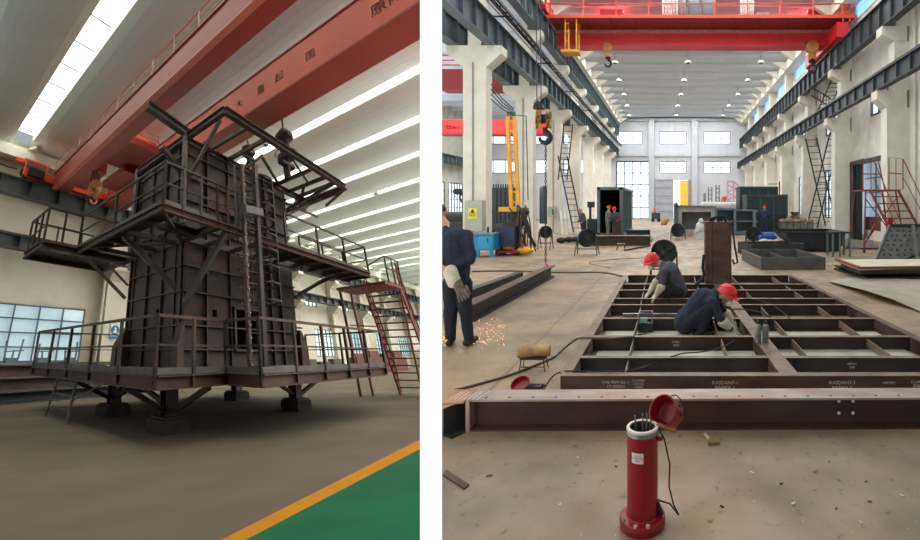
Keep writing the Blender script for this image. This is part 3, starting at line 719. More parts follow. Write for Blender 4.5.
# crouching worker in front (profile to the right)
D = 6.45
q = lambda px, py, dy=0: P(px, py, D)+V((0, dy, 0)) if not dy else P(px, py, D)+V((0, dy, 0))
person('crouching person in navy work clothes, red helmet and white mask, leaning over the centre beam', (P(698, 334, D).x, D, 0), dict(
    head=q(726, 296), neck=q(716, 293), chest=q(704, 300), pelvis=q(685, 322), shl=q(709, 297, .17), shr=q(711, 299, -.17),
    ell=q(727, 316, .2), wrl=q(735, 327, .14), elr=q(720, 317, -.2), wrr=q(731.5, 327, -.12), hdl=(.6, 0, -.75), hdr=(.75, .1, -.6), hnl=(-.5, 0, -.5), hnr=(-.3, 0, -.8),
    hipl=q(686, 323, .1), hipr=q(687, 323, -.1), knl=q(711, 306, .16), knr=q(709, 305, -.17), anl=q(702, 328.5, .14), anr=q(700, 329.5, -.15),
    tol=(P(702, 328, D).x+.1, D+.14, .05), tor=(P(700, 328, D).x+.1, D-.15, .05), up=(.42, -.1, .9), fwd=(.8, -.25, -.5)), (M_navy, M_navyD), mask=True)
# crouching worker behind, facing left
D = 8.3
person('crouching person in grey work clothes and red helmet at the back of the frame', (P(672, 300, D).x, D, 0), dict(
    head=q(652.5, 262), neck=q(660, 263.5), chest=q(670, 271), pelvis=q(679, 289), shl=q(664, 270, -.18), shr=q(668, 268, .16),
    ell=q(662, 284, -.22), wrl=q(657, 292, -.2), elr=q(657, 282, .12), wrr=q(650, 292, .05), hdl=(-.6, -.1, -.7), hdr=(-.6, 0, -.7), hnl=(0, .3, -1), hnr=(0, .3, -1),
    hipl=q(678, 291, -.1), hipr=q(677, 291, .1), knl=q(664, 285, -.16), knr=q(662, 284, .17), anl=q(670, 301, -.14), anr=q(668, 301, .15),
    tol=(P(670, 300, D).x-.1, D-.14, .05), tor=(P(668, 300, D).x-.1, D+.15, .05), up=(-.35, -.2, .9), fwd=(-.75, -.45, -.5)), (M_greyc, M_navyD), mask=True)
# standing man at the left edge, back to the camera
D = 5.95
person('standing person in dark navy work clothes seen from behind at the left edge', (P(457, 345, D).x, D, 0), dict(
    head=q(433.5, 214, .14), neck=q(444, 226, .06), chest=q(455, 241), pelvis=q(457, 276), shl=q(444.5, 235, .0), shr=q(467, 236),
    ell=q(441, 256, -.08), wrl=q(447, 266, -.18), elr=q(473, 259, -.06), wrr=q(454, 266.5, -.2), hdl=(.5, -.1, -.8), hdr=(-.8, -.1, -.1), hnl=(0, 1, 0), hnr=(0, 1, 0),
    hipl=q(451, 283), hipr=q(464, 283), knl=q(450.5, 312), knr=q(465.5, 312), anl=q(450, 338), anr=q(468.5, 337.5),
    tol=(P(450, 338, D).x-.02, D+.1, .05), tor=(P(468.5, 338, D).x+.02, D+.1, .05), up=(-.35, .3, .9), fwd=(-.35, 1, -.4)), (M_navy, M_navyD), gloves=False, helm=False, hair=True)
t = thing('welding_gloves', P(457, 300, D-.22), 'pair of pale leather welding gloves held behind the back of the standing person', 'gloves')
c0 = P(451, 271, D-.26)
o = remesh('cuff', [(c0, P(456, 283, D-.27), .075, .06), (c0+V((-.03, 0, -.02)), P(452, 284, D-.27), .06, .05)], M_glove, t, .01, .004)
fc_ = [(P(457, 283, D-.27), P(461, 292, D-.27), .06, .05)]
for k in range(4): fc_.append((P(457+3*k, 290, D-.27-.01*k), P(459.5+3.2*k, 302-1.3*k, D-.27), .018, .013))
fc_.append((P(466, 286, D-.27), P(470, 294, D-.27), .018, .014))
remesh('fingers', fc_, M_gloveD, t, .008, .002)

# background people
def standing(px, yf, D, label, jm, tm, lean=0, face_dir=(0, -1, 0), hgt=1.7, helm=True):
    x = (px-CX)*D/F; k = hgt/1.72; f = V(face_dir); s = f.cross(V((0, 0, 1))).normalized()
    b = lambda a, z, fw=0: V((x, D, 0))+s*a*k+V((0, 0, z*k))+f*(fw+max(0, z-.9)*lean)*k
    person(label, (x, D, 0), dict(head=b(0, 1.6, .04), neck=b(0, 1.45), chest=b(0, 1.25), pelvis=b(0, .95), shl=b(-.19, 1.38), shr=b(.19, 1.38), ell=b(-.26, 1.1, .04), wrl=b(-.2, .95, .24), elr=b(.26, 1.1, .04), wrr=b(.2, .98, .24),
        hdl=f, hdr=f, hipl=b(-.09, .88), hipr=b(.09, .88), knl=b(-.1, .48, .02), knr=b(.1, .48, .02), anl=b(-.11, .09), anr=b(.11, .09), tol=b(-.11, .04, .05), tor=b(.11, .04, .05),
        up=(0, 0, 1), fwd=f+V((0, 0, -.2))), (jm, tm), vox=.028, gloves=False, detail=False, helm=helm)
M_khaki = mat('khaki cloth', (120,122,108), (96,98,86), 6, .9)
standing(608, 236.5, 26.6, 'standing person in khaki clothes and red helmet at the mouth of the dark container', M_khaki, M_khaki, .05, (.8, .5, 0))
standing(616.5, 236.5, 26.35, 'person in grey jacket and red helmet bending behind the brown plate at the container', M_greyc, M_navyD, .35, (-.4, -.9, 0), 1.6)
standing(764.5, 232.5, 29.5, 'person in blue work clothes and red helmet standing before the dark green boxes', mat('blue work cloth', (44,66,100), (34,50,80), 6, .9), mat('blue work cloth', (0,0,0)), .02, (.3, 1, 0), 1.7)
standing(584, 240, 24, 'person in grey violet clothes working beside the green drum fan', mat('grey violet cloth', (88,80,92), (66,60,72), 6, .9), M_navyD, .3, (-.7, -.6, 0), 1.6, helm=False)

# ------------------------------------------------------------------ red electrode quiver
D = 2.62; X = (642.5-CX)*D/F
t = thing('electrode_quiver', (X, D, 0), 'dark red electrode drying quiver standing in the foreground with its lid open', 'electrode quiver')
link(MB().lathe([(.119, 0), (.124, .006), (.124, .052), (.119, .058), (.09, .061), (.0862, .066)], (X, D, 0), n=40), 'base', M_quiver, t)
ub = link(MB().lathe([(.085, .06), (.085, .49), (.088, .50), (.088, .507)], (X, D, 0), n=40, cap=False), 'tube_body', M_quiver, t)
link(MB().lathe([(.0865, .528), (.088, .534), (.085, .540), (.071, .540), (.069, .534)], (X, D, 0), n=40, cap=False), 'rim_ring', mat('pale rim enamel', (225,220,215), (196,190,186), 8, .3), t)
link(MB().lathe([(.0862, .500), (.0885, .506), (.0885, .511), (.0868, .514), (.0885, .518), (.0885, .523), (.0865, .528)], (X, D, 0), n=40, cap=False), 'steel_band', M_steel, t)
link(MB().lathe([(.069, .534), (.067, .52), (.066, .36), (.001, .36)], (X, D, 0), n=32, cap=False), 'inner_liner', mat('dark liner', (70,66,62), (44,42,40), 9, .6), t)
m = MB()
for i, (a, r, h_) in enumerate(((2.7, .04, .59), (.2, .02, .575), (.9, .03, .60), (1.6, .015, .60), (.6, .045, .565))):
    m.tube([(X+math.cos(a)*r*.6, D+math.sin(a)*r*.6, .32), (X+math.cos(a)*r*1.2, D+math.sin(a)*r, h_)], .0045, 7)
link(m, 'electrode', mat('electrode coating', (120,112,108), (84,78,76), 30, .6), t)
m = MB(); m.tube([(X+math.cos(a)*.124, D+math.sin(a)*.124, .035) for a in [2*PI*k/40 for k in range(40)]], .0025, 6, True); link(m, 'base_seam', M_redD, t)
pl = link(MB().add([(X+math.cos(a)*.0862, D+math.sin(a)*.0862, z) for z in (.375, .43) for a in [math.radians(v) for v in (-128, -119, -110, -101, -92, -83)]]+[(X+math.cos(a)*.0854, D+math.sin(a)*.0854, z) for z in (.375, .43) for a in [math.radians(v) for v in (-128, -119, -110, -101, -92, -83)]],
    [(i, i+1, i+7, i+6) for i in range(5)]+[(12+i, 18+i, 19+i, 13+i) for i in range(5)]), 'name_plate', mat('name plate', (226,222,210), None, 9, .4), ub)
def cyl(v, a0=-105, z0=.402, r=.0870):
    a = math.radians(a0)+v.x/r; return V((X+math.cos(a)*r, D+math.sin(a)*r, z0+v.y))
text('KDX-5\nDC60V 140C\n5KG', .013, cyl, M_dk, ub)
m = MB(); m.box(X+.082, X+.105, D-.03, D-.01, .47, .485); m.ball((X+.105, D-.02, .478), .01, 8, 6); link(m, 'latch', M_quiver, t)
m = MB(); m.ball((X-.095, D-.085, .075), (.011, .011, .009), 8, 6); link(m, 'pilot_lamp', mat('green lamp', (30,150,80), None, 3, .2), t)
m = MB(); m.lathe([(.010, 0), (.010, .012)], (X-.03, D-.11, .055), n=10); m.lathe([(.011, 0), (.011, .012)], (X+.035, D-.108, .055), n=10); link(m, 'knob', mat('cream knob', (210,190,170), None, 3, .4), t)
# lid: open cup facing the camera
lc = P(663.5, 411, D+.07); ax = V((-.50, -.68, .54)).normalized()
lid = link(MB().lathe([(.001, -.095), (.066, -.095), (.08, -.085), (.083, .0), (.088, .004), (.088, .014), (.083, .016), (.078, .01), (.074, -.07), (.06, -.083), (.001, -.085)], lc, ax, 36, cap=False), 'lid', M_quiver, t)
s_, u_ = frame(ax)
m = MB(); m.tube([lc+u_*.09-s_*.02, lc+u_*.10-s_*.05, lc+u_*.085-s_*.085, lc+u_*.06-s_*.088], .0035, 6); link(m, 'lid_wire', M_bk, lid)
hg = V((X+.085, D+.03, .52))
m = MB(); m.bar(hg, lc-ax*.08+V((.02, 0, -.05)), .012, .02); m.bar(lc+V((.09, .02, .03)), lc+V((.075, .02, -.1)), .008, .018); m.ball(lc+V((.094, .0, -.02)), .012, 8, 6); link(m, 'hinge_arm', M_bk, lid)
m = MB(); m.capsule(hg+V((0, -.02, .02)), hg+V((.09, -.02, -.01)), .011, .013); link(m, 'handle', mat('wooden handle', (176,112,54), (140,84,40), 9, .6), lid)
m = MB(); m.tube([(X+.09, D+.04, .5), (X+.12, D+.05, .44), (X+.15, D+.05, .3), (X+.145, D+.05, .18), (X+.17, D+.03, .09), (X+.2, D, .05)], .0045, 7)
m.tube([(X+.195, D, .055), (X+.15, D+.02, .1), (X+.1, D+.02, .115), (X+.085, D+.01, .13)], .0045, 7); link(m, 'power_cord', M_bk, t)
m = MB(); m.capsule((X+.10, D-.02, .075), (X+.085, D-.02, .13), .016, .010); link(m, 'plug', M_bk, t)

# ------------------------------------------------------------------ small things on the floor
t = thing('paint_brush', G(711, 441), 'worn paint brush lying on the floor in front of the long beam', 'brush')
a = G(705, 436)+V((0,0,.012)); b = G(712, 444)+V((0,0,.012))
link(MB().capsule(a, b, .012, .009), 'handle', mat('pale wood', (196,178,150), None, 9, .6), t)
link(MB().hexa([G(708,446), G(720,445), G(718,440), G(709,441), G(708,446)+V((0,0,.03)), G(720,445)+V((0,0,.02)), G(718,440)+V((0,0,.02)), G(709,441)+V((0,0,.035))]), 'bristles', mat('ochre bristles', (150,126,76), (100,84,50), 30, .9), t)
m = MB(); m.hexa([G(443,476), G(446,471), G(469,486), G(464,490), G(443,476)+V((0,0,.012)), G(446,471)+V((0,0,.012)), G(469,486)+V((0,0,.012)), G(464,490)+V((0,0,.012))])
one(m, 'steel_strip', M_rust, 'short flat brown steel strip lying on the floor at the lower left', 'steel strip')
M_litter = [mat('pale chip', (215,208,196), None, 9, .8), mat('dark chip', (50,42,36), None, 9, .8), mat('rust chip', (120,84,60), None, 9, .8)]
for k, (px, py) in enumerate(((793,504),(866,482),(870,502),(902,496),(722,507),(829,462),(752,473),(781,484),(836,509),(578,458),(616,467),(489,476),(560,505))):
    a = G(px, py); w = random.uniform(.006, .02); ang = random.uniform(0, PI); d = V((math.cos(ang)*w, math.sin(ang)*w, 0)); e_ = V((-d.y, d.x, 0))*.4
    pts = [a-d-e_*1.2, a+d*.8-e_, a+d*1.2+e_*.6, a-d*.5+e_]
    one(MB().prism(pts, (0, 0, .006)), 'floor_scrap', M_litter[k % 3], '%s scrap %s' % (['pale', 'dark', 'rust coloured'][k % 3], ['right of the brush towards the bottom edge', 'near the right edge below the long beam', 'on the floor at the lower right', 'beside the lower right corner', 'low in the middle right of the quiver cord', 'below the four rivets of the beam', 'right of the quiver cord', 'on the floor below the brush, farther right', 'on the floor near the bottom right', 'left of the quiver on the open floor', 'just left of the quiver tube', 'right of the brown steel strip', 'low between steel strip and quiver'][k]), 'scrap')

# stool with a taped roll
t = thing('wire_stool', G(534, 371), 'small wire stool carrying a taped yellow brown roll, left of the frame', 'stool')
c = G(534, 370); D = c.y; u = D/F
z0 = .0; zt = H-(357-CY)*D/F
m = MB()
for sx in (-.14, .13):
    for sy in (-.06, .08): m.tube([(c.x+sx, c.y+sy, 0), (c.x+sx*.85, c.y+sy*.8, zt)], .006, 6)
link(m, 'leg_frame', M_rustD, t)
m = MB(); m.box(c.x-.13, c.x+.13, c.y-.07, c.y+.08, zt-.01, zt+.005); m.tube([(c.x-.13, c.y-.07, zt*.4), (c.x+.13, c.y-.07, zt*.4)], .005, 6); link(m, 'seat_grid', M_rustD, t)
m = MB(); m.lathe([(.05, -.17), (.062, -.165), (.066, -.09), (.06, 0), (.067, .08), (.062, .165), (.05, .17)], (c.x-.0, c.y, zt+.062), (1, .12, .03), 16)
one(m, 'taped_roll', mat('brown taped roll', (186,150,96), (120,84,52), 9, .6, bump=.4), 'taped yellow brown roll resting on the wire stool', 'roll')
c = G(521, 391)
one(MB().lathe([(.06, 0), (.085, .01), (.092, .06), (.086, .062), (.075, .02), (.001, .015)], c+V((0, .03, .02)), (-.15, -.45, .8), 24), 'red_bowl', M_quiver, 'small red enamel bowl lying behind the long beam near the stool', 'bowl')
m = MB(); m.box(c.x+.06, c.x+.2, c.y-.05, c.y+.03, 0, .06); m.capsule(c+V((.1, -.02, .06)), c+V((.21, .02, .045)), .02, .015)
one(m, 'grinder', M_dk, 'dark hand tool lying beside the small red enamel bowl', 'tool')

# portable box and flasks on the frame
c = G(645.5, 333.5); u = c.y/F
t = thing('portable_welding_box', c, 'small dark green portable welding box standing inside the frame', 'welding machine')
w, hh = 7.2*u, 20*u
link(MB().box(c.x-w, c.x+w, c.y, c.y+.16, 0, hh*.5), 'case', mat('black green case', (30,44,42), (20,30,30), 4, .5), t)
m = MB()
for sx in (-w+.008, w-.008):
    for sy in (.01, .15): m.bar((c.x+sx, c.y+sy, hh*.5), (c.x+sx, c.y+sy, hh), .014)
for sy in (.01, .15): m.bar((c.x-w, c.y+sy, hh), (c.x+w, c.y+sy, hh), .014)
for sx in (-w+.008, w-.008): m.bar((c.x+sx, c.y, hh), (c.x+sx, c.y+.16, hh), .014)
link(m, 'top_frame', M_steel, t)
link(MB().box(c.x-w*.75, c.x+w*.2, c.y+.03, c.y+.1, hh*.5, hh*.72), 'terminal_block', mat('pale green block', (150,178,168), (110,140,130), 8, .5), t)
m = MB(); m.ball((c.x+w*.5, c.y+.05, hh*.2), (.045, .05, .06)); m.ball((c.x-w*.4, c.y-.01, hh*.25), (.03, .02, .03)); link(m, 'cable_plug', M_bk, t)
for k, (px, dx) in enumerate(((758, 0), (765.5, 0))):
    y = 5.5; x = (px-CX)*y/F
    m = MB().lathe([(.03, 0), (.037, .01), (.037, .185), (.032, .20), (.02, .205), (.02, .21)], (x, y, FT), n=16)
    t = thing('steel_flask', (x, y, FT), '%s small grey steel flask standing on the centre beam' % ('left' if k == 0 else 'right'), 'flask')
    link(m, 'flask_body', mat('dull flask steel', (176,178,172), (96,98,94), 12, .3, .5), t)
    link(MB().lathe([(.016, 0), (.016, .03)], (x, y, FT+.215), n=12), 'flask_cap', M_bk, t)
    m = MB(); m.tube([(x-.02, y, FT+.2), (x-.015, y, FT+.265), (x+.015, y, FT+.265), (x+.02, y, FT+.2)], .004, 6); link(m, 'wire_handle', M_dk, t)

# cables
def cable(pts, r, label, m=None, name='welding_cable'):
    P3 = []
    for p in pts:
        P3.append(V(p))
    out = []
    for i in range(len(P3)-1):
        p0, p1, p2, p3 = P3[max(i-1, 0)], P3[i], P3[i+1], P3[min(i+2, len(P3)-1)]
        for k in range(6):
            t_ = k/6; out.append(.5*((2*p1)+(p2-p0)*t_+(2*p0-5*p1+4*p2-p3)*t_*t_+(3*p1-p0-3*p2+p3)*t_**3))
    out.append(P3[-1])
    return one(MB().tube(out, r, 8), name, m or M_bk, label, 'cable')
def T(px, py, z): D = (H-z)*F/(py-CY); return V(((px-CX)*D/F, D, z))
M_hose = mat('brown hose', (92,76,62), (60,50,42), 6, .6)
cable([T(647,333,.05), T(636,335.5,.12), T(631,337,.185), T(604,338.5,.19), T(581,338,.19), T(572,342,.12), T(560,352,.012), T(551,358.5,.012), T(514,373.5,.012), T(477,384.5,.012), T(455,390,.012)], .012, 'thick dark cable running from the portable box over the frame to the left foreground', M_hose)
cable([T(543,390,.01), T(551,378,.01), T(559,372.5,.1), T(568,371,.18), T(600,371.5,.185), T(632,370,.185), T(655,363,.12), T(680,354,.186), T(700,352,.1), T(722,347,.185), T(745,334,.1), T(757,329,.185)], .007, 'thin dark cable crossing the near bays of the frame towards the flasks')
cable([T(722,320,.1), T(712,322,.12), T(700,318,.186), T(716,312,.186), T(740,309,.186), T(765,314,.186), T(775,322,.1)], .008, 'dark cable looping past the hands of the front worker')
cable([T(735,300,.186), T(752,299,.186), T(772,305,.15), T(790,318,.186)], .007, 'dark cable lying over the right bays beside the brown column')
cable([T(472,271.5,.015), T(510,271,.015), T(552,272.5,.015), T(600,272.5,.015), T(622,276,.015), T(640,277.5,.015)], .02, 'dark hose lying across the floor behind the hooked channel', M_hose)
cable([T(610,268,.01), T(590,262,.01), T(640,258,.01), T(655,262,.01)], .012, 'pale tan hose on the floor left of the black fan', mat('tan hose', (150,120,96), None, 4, .7))

# sparks from grinding at the feet of the standing man
m = MB(); random.seed(3)
for i in range(80):
    r = random.random(); px = 471+34*random.random()**.8; py = 318+30*random.random()
    p = T(px, py, .01+.1*random.random()*(1-r)); d = V((random.uniform(-.2, 1), random.uniform(-.6, .6), random.uniform(-.3, .5))).normalized()*random.uniform(.004, .014)
    m.tube([p, p+d], .0028, 4)
for i in range(14):
    p = T(442.5+random.random()*4, 335+random.random()*12, .03+random.random()*.1); m.tube([p, p+V((random.uniform(-.01,.01), 0, .01))], .003, 4)
o = one(m, 'sparks', mat('glowing sparks', (255,190,110), (255,150,70), 9, .5, emit=3), 'orange grinding sparks scattered on the floor by the standing person', 'sparks'); o['kind'] = 'stuff'
# ================================================================== RIGHT HALL: along the walls and at the back
def fan(name_label, px, py, D, r, tilt=(0, -1, .1), stand=None, ring=M_green, blades=M_dk, dep=.22, wheel=False):
    c = P(px, py, D); ax = V(tilt).normalized()
    t = thing('drum_fan', (c.x, c.y, 0), name_label, 'fan')
    s_, u_ = frame(ax)
    m = MB().lathe([(r, -dep/2), (r*1.04, -dep/2), (r*1.04, dep/2), (r, dep/2), (r, -dep/2)], c, ax, 28, cap=False); link(m, 'drum', ring, t); link(MB().lathe([(r*.99, -dep*.45), (r*.99, -dep*.4)], c, ax, 28), 'rear_guard', mat('fan inner dark', (72,80,82), (54,60,62), 3, .7), t)
    m = MB()
    for k in range(5):
        a = 2*PI*k/5; d = s_*math.cos(a)+u_*math.sin(a); e_ = ax.cross(d)
        m.prism([c+d*r*.15-e_*r*.08+ax*.02, c+d*r*.9-e_*r*.22+ax*.05, c+d*r*.92+e_*r*.22-ax*.03, c+d*r*.15+e_*r*.1-ax*.02], ax*.012)
    m.lathe([(r*.2, -.06), (r*.2, .06)], c, ax, 14); link(m, 'blades', blades, t)
    m = MB()
    for q in (.3, .55, .8, 1.0): m.tube([c+ax*dep*.52+(s_*math.cos(a)+u_*math.sin(a))*r*q for a in [2*PI*k/24 for k in range(24)]], .006 if D < 14 else .01, 4, True)
    for k in range(12):
        a = 2*PI*k/12; d = s_*math.cos(a)+u_*math.sin(a); m.bar(c+ax*dep*.52+d*r*.12, c+ax*dep*.52+d*r, .008)
    m.lathe([(r*.16, 0), (r*.16, .01)], c+ax*dep*.52, ax, 12); link(m, 'front_grille', M_dk, t)
    if stand:
        m = MB(); w = r*stand
        for sx in (-1, 1):
            top = V((c.x+sx*r*1.05, c.y, c.z))
            for sy in (-1, 1): m.tube([top, V((c.x+sx*w, c.y+sy*.28, 0))], .02, 6)
        m.tube([V((c.x-w*1.0, c.y, c.z*.35)), V((c.x+w*1.0, c.y, c.z*.35))], .015, 5); link(m, 'stand', ring if ring != M_green else M_dk, t)
    return t
fan('large black drum fan on a stand behind the rear crouching person', 664, 252, 11.4, .29, (-.25, -1, .05), 1.1, M_bk, M_dk, .14)
fan('green drum fan on a folding stand left of the hall centre', 587, 238, 16.8, .31, (.35, -1, .1), 1.25)
fan('dark green drum fan on the floor by the hanging chain', 545.5, 232, 19, .24, (.5, -1, 0), 1.0, M_dgreen)
fan('green drum fan at the left end of the grey box girder', 678, 230, 24.5, .34, (-.3, -1, 0), 1.1)
fan('dark drum fan in front of the blue clothed person', 753.5, 234, 21.5, .32, (-.3, -1, .05), 1.0, M_bk)

# open container with a frame at its mouth
M_cont = mat('grey green container', (98,114,112), (76,92,92), 2, .6)
D = 27; u = D/F; xa, xb = (597-CX)*u, (622.5-CX)*u; za = H-(236-CY)*u; zt = H-(187-CY)*u; L_ = 6.4
t = thing('open_container', ((xa+xb)/2, D+L_/2, 0), 'tall dark open container with a grey green frame, left of the hall centre', 'container')
m = MB(); e_ = .16
m.box(xa, xa+e_, D, D+.15, 0, zt); m.box(xb-e_, xb, D, D+.15, 0, zt); m.box(xa, xb, D, D+.15, zt-e_, zt); m.box(xa, xb, D, D+.15, 0, e_); link(m, 'mouth_frame', M_cont, t)
m = MB(); m.box(xa+.04, xa+.08, D+.1, D+L_, 0, zt-.06); m.box(xb-.08, xb-.04, D+.1, D+L_, 0, zt-.06); m.box(xa+.04, xb-.04, D+L_-.04, D+L_, 0, zt-.06); m.box(xa+.04, xb-.04, D+.1, D+L_, zt-.1, zt-.06); m.box(xa+.04, xb-.04, D+.1, D+L_, 0, .05)
link(m, 'shell', mat('container inner dark', (40,52,60), (28,38,46), 2, .7), t)
m = MB()
for i in range(9): m.box(xb-.04, xb+.02, D+.4+i*.72, D+.48+i*.72, .05, zt-.1)
m.box(xb-.04, xb+.04, D+.1, D+L_, zt-.16, zt); m.box(xb-.04, xb+.04, D+.1, D+L_, 0, .14); link(m, 'side_rib', M_cont, t)
# plates and beams round it
one(MB().box((612-CX)*26/F, (621-CX)*26/F, 26, 26.06, 0, H-(221-CY)*26/F), 'steel_plate', M_rustD, 'upright dark brown plate standing before the mouth of the container', 'steel plate')
D = 20.5; u = D/F
t = thing('steel_beam', ((620-CX)*u, D, 0), 'wide brown steel beam lying across the floor in front of the container', 'steel beam')
link(MB().box((592-CX)*u, (650-CX)*u, D, D+.4, 0.02, .38), 'web_side', M_rustD, t); link(MB().box((592-CX)*u, (650.5-CX)*u, D-.08, D+.6, .38, .43).box((592-CX)*u, (650.5-CX)*u, D-.08, D+.6, 0, .03), 'flange', M_rust, t)
D = 25.5; u = D/F
one(MB().sect(((626-CX)*u, D+.2, 0), ((650-CX)*u, D+.2, 0), IB(.5, .42, .05, .04)), 'steel_beam', M_dgreen, 'dark green beam lying right of the container', 'steel beam')
one(MB().box((590-CX)*23/F, (652-CX)*23/F, 22.6, 24.5, 0, .12), 'steel_slab', mat('pale dusty slab', (150,140,130), (120,112,104), 3, .8), 'pale dusty flat slab on the floor in front of the container mouth', 'slab')
c = G(621, 250)
t = thing('low_trestle', c, 'small low rusty trestle on the floor before the wide brown beam', 'trestle')
for sx in (-.16, .16):
    for sy in (-.1, .1): link(MB().bar((c.x+sx, c.y+sy, 0), (c.x+sx*.8, c.y+sy, .22), .025), 'leg', M_rust, t)
link(MB().box(c.x-.16, c.x+.16, c.y-.12, c.y+.12, .22, .25), 'top_board', M_rustT, t)
for i in range(7):
    a = G(627+i*3.4, 251-.6*i); one(MB().bar(a+V((-.12, 0, .03)), a+V((.12, .26, .05)), .05), 'steel_offcut', M_rust, '%s rusty offcut in the row right of the low trestle, from the left' % ORD[i], 'offcut', 'rusty offcuts by the trestle')
# cart in the doorway
c = P(656, 220, 50); t = thing('cart', (c.x, 50, 0), 'small dark teal cart standing in the bright end doorway', 'cart')
link(MB().box(c.x-.45, c.x+.45, 49.6, 50.4, .3, .95), 'cart_body', M_dgreen, t)
m = MB()
for sx in (-.3, .3): m.lathe([(.2, -.05), (.2, .05)], (c.x+sx, 49.55, .2), (0, 1, 0), 12)
link(m, 'wheel_set', M_bk, t); link(MB().capsule((c.x-.15, 50, 1.0), (c.x-.15, 50, 1.35), .16, .12), 'load', mat('orange bundle', (210,120,90), None, 5, .8), t)
one(MB().capsule((P(664, 215, 42).x, 42, .2), (P(666, 215, 42).x+.1, 42, .45), .3, .2), 'rubble_bag', mat('orange brown bag', (190,130,96), (140,90,66), 5, .9), 'orange brown bag on the floor near the grey end door', 'bag')

# grey blue box girder lying on its side
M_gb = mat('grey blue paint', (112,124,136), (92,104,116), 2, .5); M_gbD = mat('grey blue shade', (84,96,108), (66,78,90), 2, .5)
M_beige = mat('beige primer', (160,156,150), (140,136,130), 2, .6)
D = 27.5; u = D/F; X_ = lambda px: (px-CX)*u; Z_ = lambda py: H-(py-CY)*u
t = thing('box_girder', ((X_(674)+X_(760))/2, D, 0), 'long grey blue open box girder lying across the hall centre', 'girder')
m = MB(); m.box(X_(674), X_(678), D-.1, D+2.6, 0, Z_(205.5)); m.ball((X_(676), D-.1, Z_(205)), .14, 8, 6); link(m, 'end_plate', M_gbD, t)
m = MB(); m.box(X_(678), X_(716), D, D+.08, Z_(212), Z_(206)); m.box(X_(678), X_(682), D, D+.08, .1, Z_(212)); m.box(X_(712), X_(716), D, D+.08, .1, Z_(212)); m.box(X_(678), X_(716), D, D+.08, 0, .35); link(m, 'front_frame', M_beige, t)
link(MB().box(X_(682), X_(712), D+.6, D+.66, .1, Z_(212)), 'inner_panel', mat('olive grey panel', (112,112,104), (92,92,86), 2, .7), t)
m = MB(); m.hexa([(X_(674),D-.1,Z_(206)),(X_(716),D-.1,Z_(207)),(X_(716),D+2.6,Z_(207)),(X_(674),D+2.6,Z_(206)),(X_(674),D-.1,Z_(205)),(X_(716),D-.1,Z_(206)),(X_(716),D+2.6,Z_(206)),(X_(674),D+2.6,Z_(205))]); link(m, 'top_plate', M_gb, t)
m = MB(); za, zb_ = 0, 0
y0, y1 = D, D+1.0
m.hexa([(X_(716),y0+.5,0),(X_(761),y1+.5,.1),(X_(761),y1+.6,.1),(X_(716),y0+.6,0),(X_(716),y0+.5,Z_(207.5)),(X_(761),y1+.5,Z_(211)),(X_(761),y1+.6,Z_(211)),(X_(716),y0+.6,Z_(207.5))]); link(m, 'web', M_gbD, t)
m = MB()
for a, b in ((0, .12), (.92, 1.0), (.48, .53)):
    h0, h1 = Z_(207.5), Z_(211)
    m.hexa([(X_(716),y0,h0*a),(X_(761),y1,h1*a+.05),(X_(761),y1+.5,h1*a+.05),(X_(716),y0+.5,h0*a),(X_(716),y0,h0*b),(X_(761),y1,h1*b+.05),(X_(761),y1+.5,h1*b+.05),(X_(716),y0+.5,h0*b)])
for px, w in ((716, 1.2), (736, 1.2), (757, 1.5)):
    k = (px-716)/45; m.box(X_(px-w), X_(px+w), y0+k-.03, y0+.5+k, 0.05, Z_(207.6+3.2*k))
link(m, 'flange_and_ribs', M_gb, t)
# white rag covered machine and other things round the girder
c = P(700, 238, 25); D = 25; u = D/F
t = thing('white_machine', (c.x, D, 0), 'white cloth covered machine standing before the grey blue box girder', 'machine')
link(MB().box(c.x-6*u, c.x+6*u, D-.2, D+.3, 0, 7*u), 'base', mat('white cloth', (214,216,210), (180,184,178), 7, .9, bump=.4), t)
m = MB(); m.ball((c.x, D, 11*u), (4.5*u, .3, 6*u)); m.ball((c.x+1*u, D, 17*u), (2.6*u, .2, 3.2*u)); m.ball((c.x-3*u, D-.1, 8*u), (2.5*u, .2, 3*u)); link(m, 'cloth_cover', mat('white cloth', (0,0,0)), t)
D = 36.5; u = D/F
one(MB().capsule(((704-CX)*u, D, H-(207.5-CY)*u), ((739-CX)*u, D, H-(207.5-CY)*u), .42, .42, 16).box((706-CX)*u, (738-CX)*u, D-.3, D+.3, 0, 1.4), 'white_tank', mat('dusty white tank', (196,198,190), (150,154,148), 9, .8), 'long white dusty tank lying behind the grey blue box girder', 'tank')
D = 46; u = D/F
for k, (a, b, top, lab) in enumerate(((703.5, 706, 193, 'low grey rack post leftmost behind the white tank'), (708, 712.5, 187, 'grey machine column left of the pair behind the white tank'), (715.5, 720, 185, 'taller grey machine column right of the pair behind the white tank'))):
    x0, x1 = (a-CX)*u, (b-CX)*u; zt = H-(top-CY)*u
    t = thing('machine_column', ((x0+x1)/2, D, 0), lab, 'machine')
    link(MB().box(x0, x0+.12, D, D+.3, 0, zt).box(x1-.12, x1, D, D+.3, 0, zt), 'upright', mat('mid grey machine', (132,136,138), (100,104,106), 2, .6), t)
    m = MB()
    for i in range(6): m.box(x0, x1, D+.05, D+.25, zt*(.3+.12*i), zt*(.3+.12*i)+.09)
    link(m, 'cross_plates', mat('mid grey machine', (0,0,0)), t)
one(MB().capsule(((723-CX)*u, D, 1.2), ((724-CX)*u, D+.6, 2.2), .3, .26).ball(((725-CX)*u, D+.6, 2.4), .27), 'orange_machine', mat('rust orange machine', (204,116,74), (170,84,52), 4, .7), 'rust orange machine standing between the grey columns and the pink tower', 'machine')
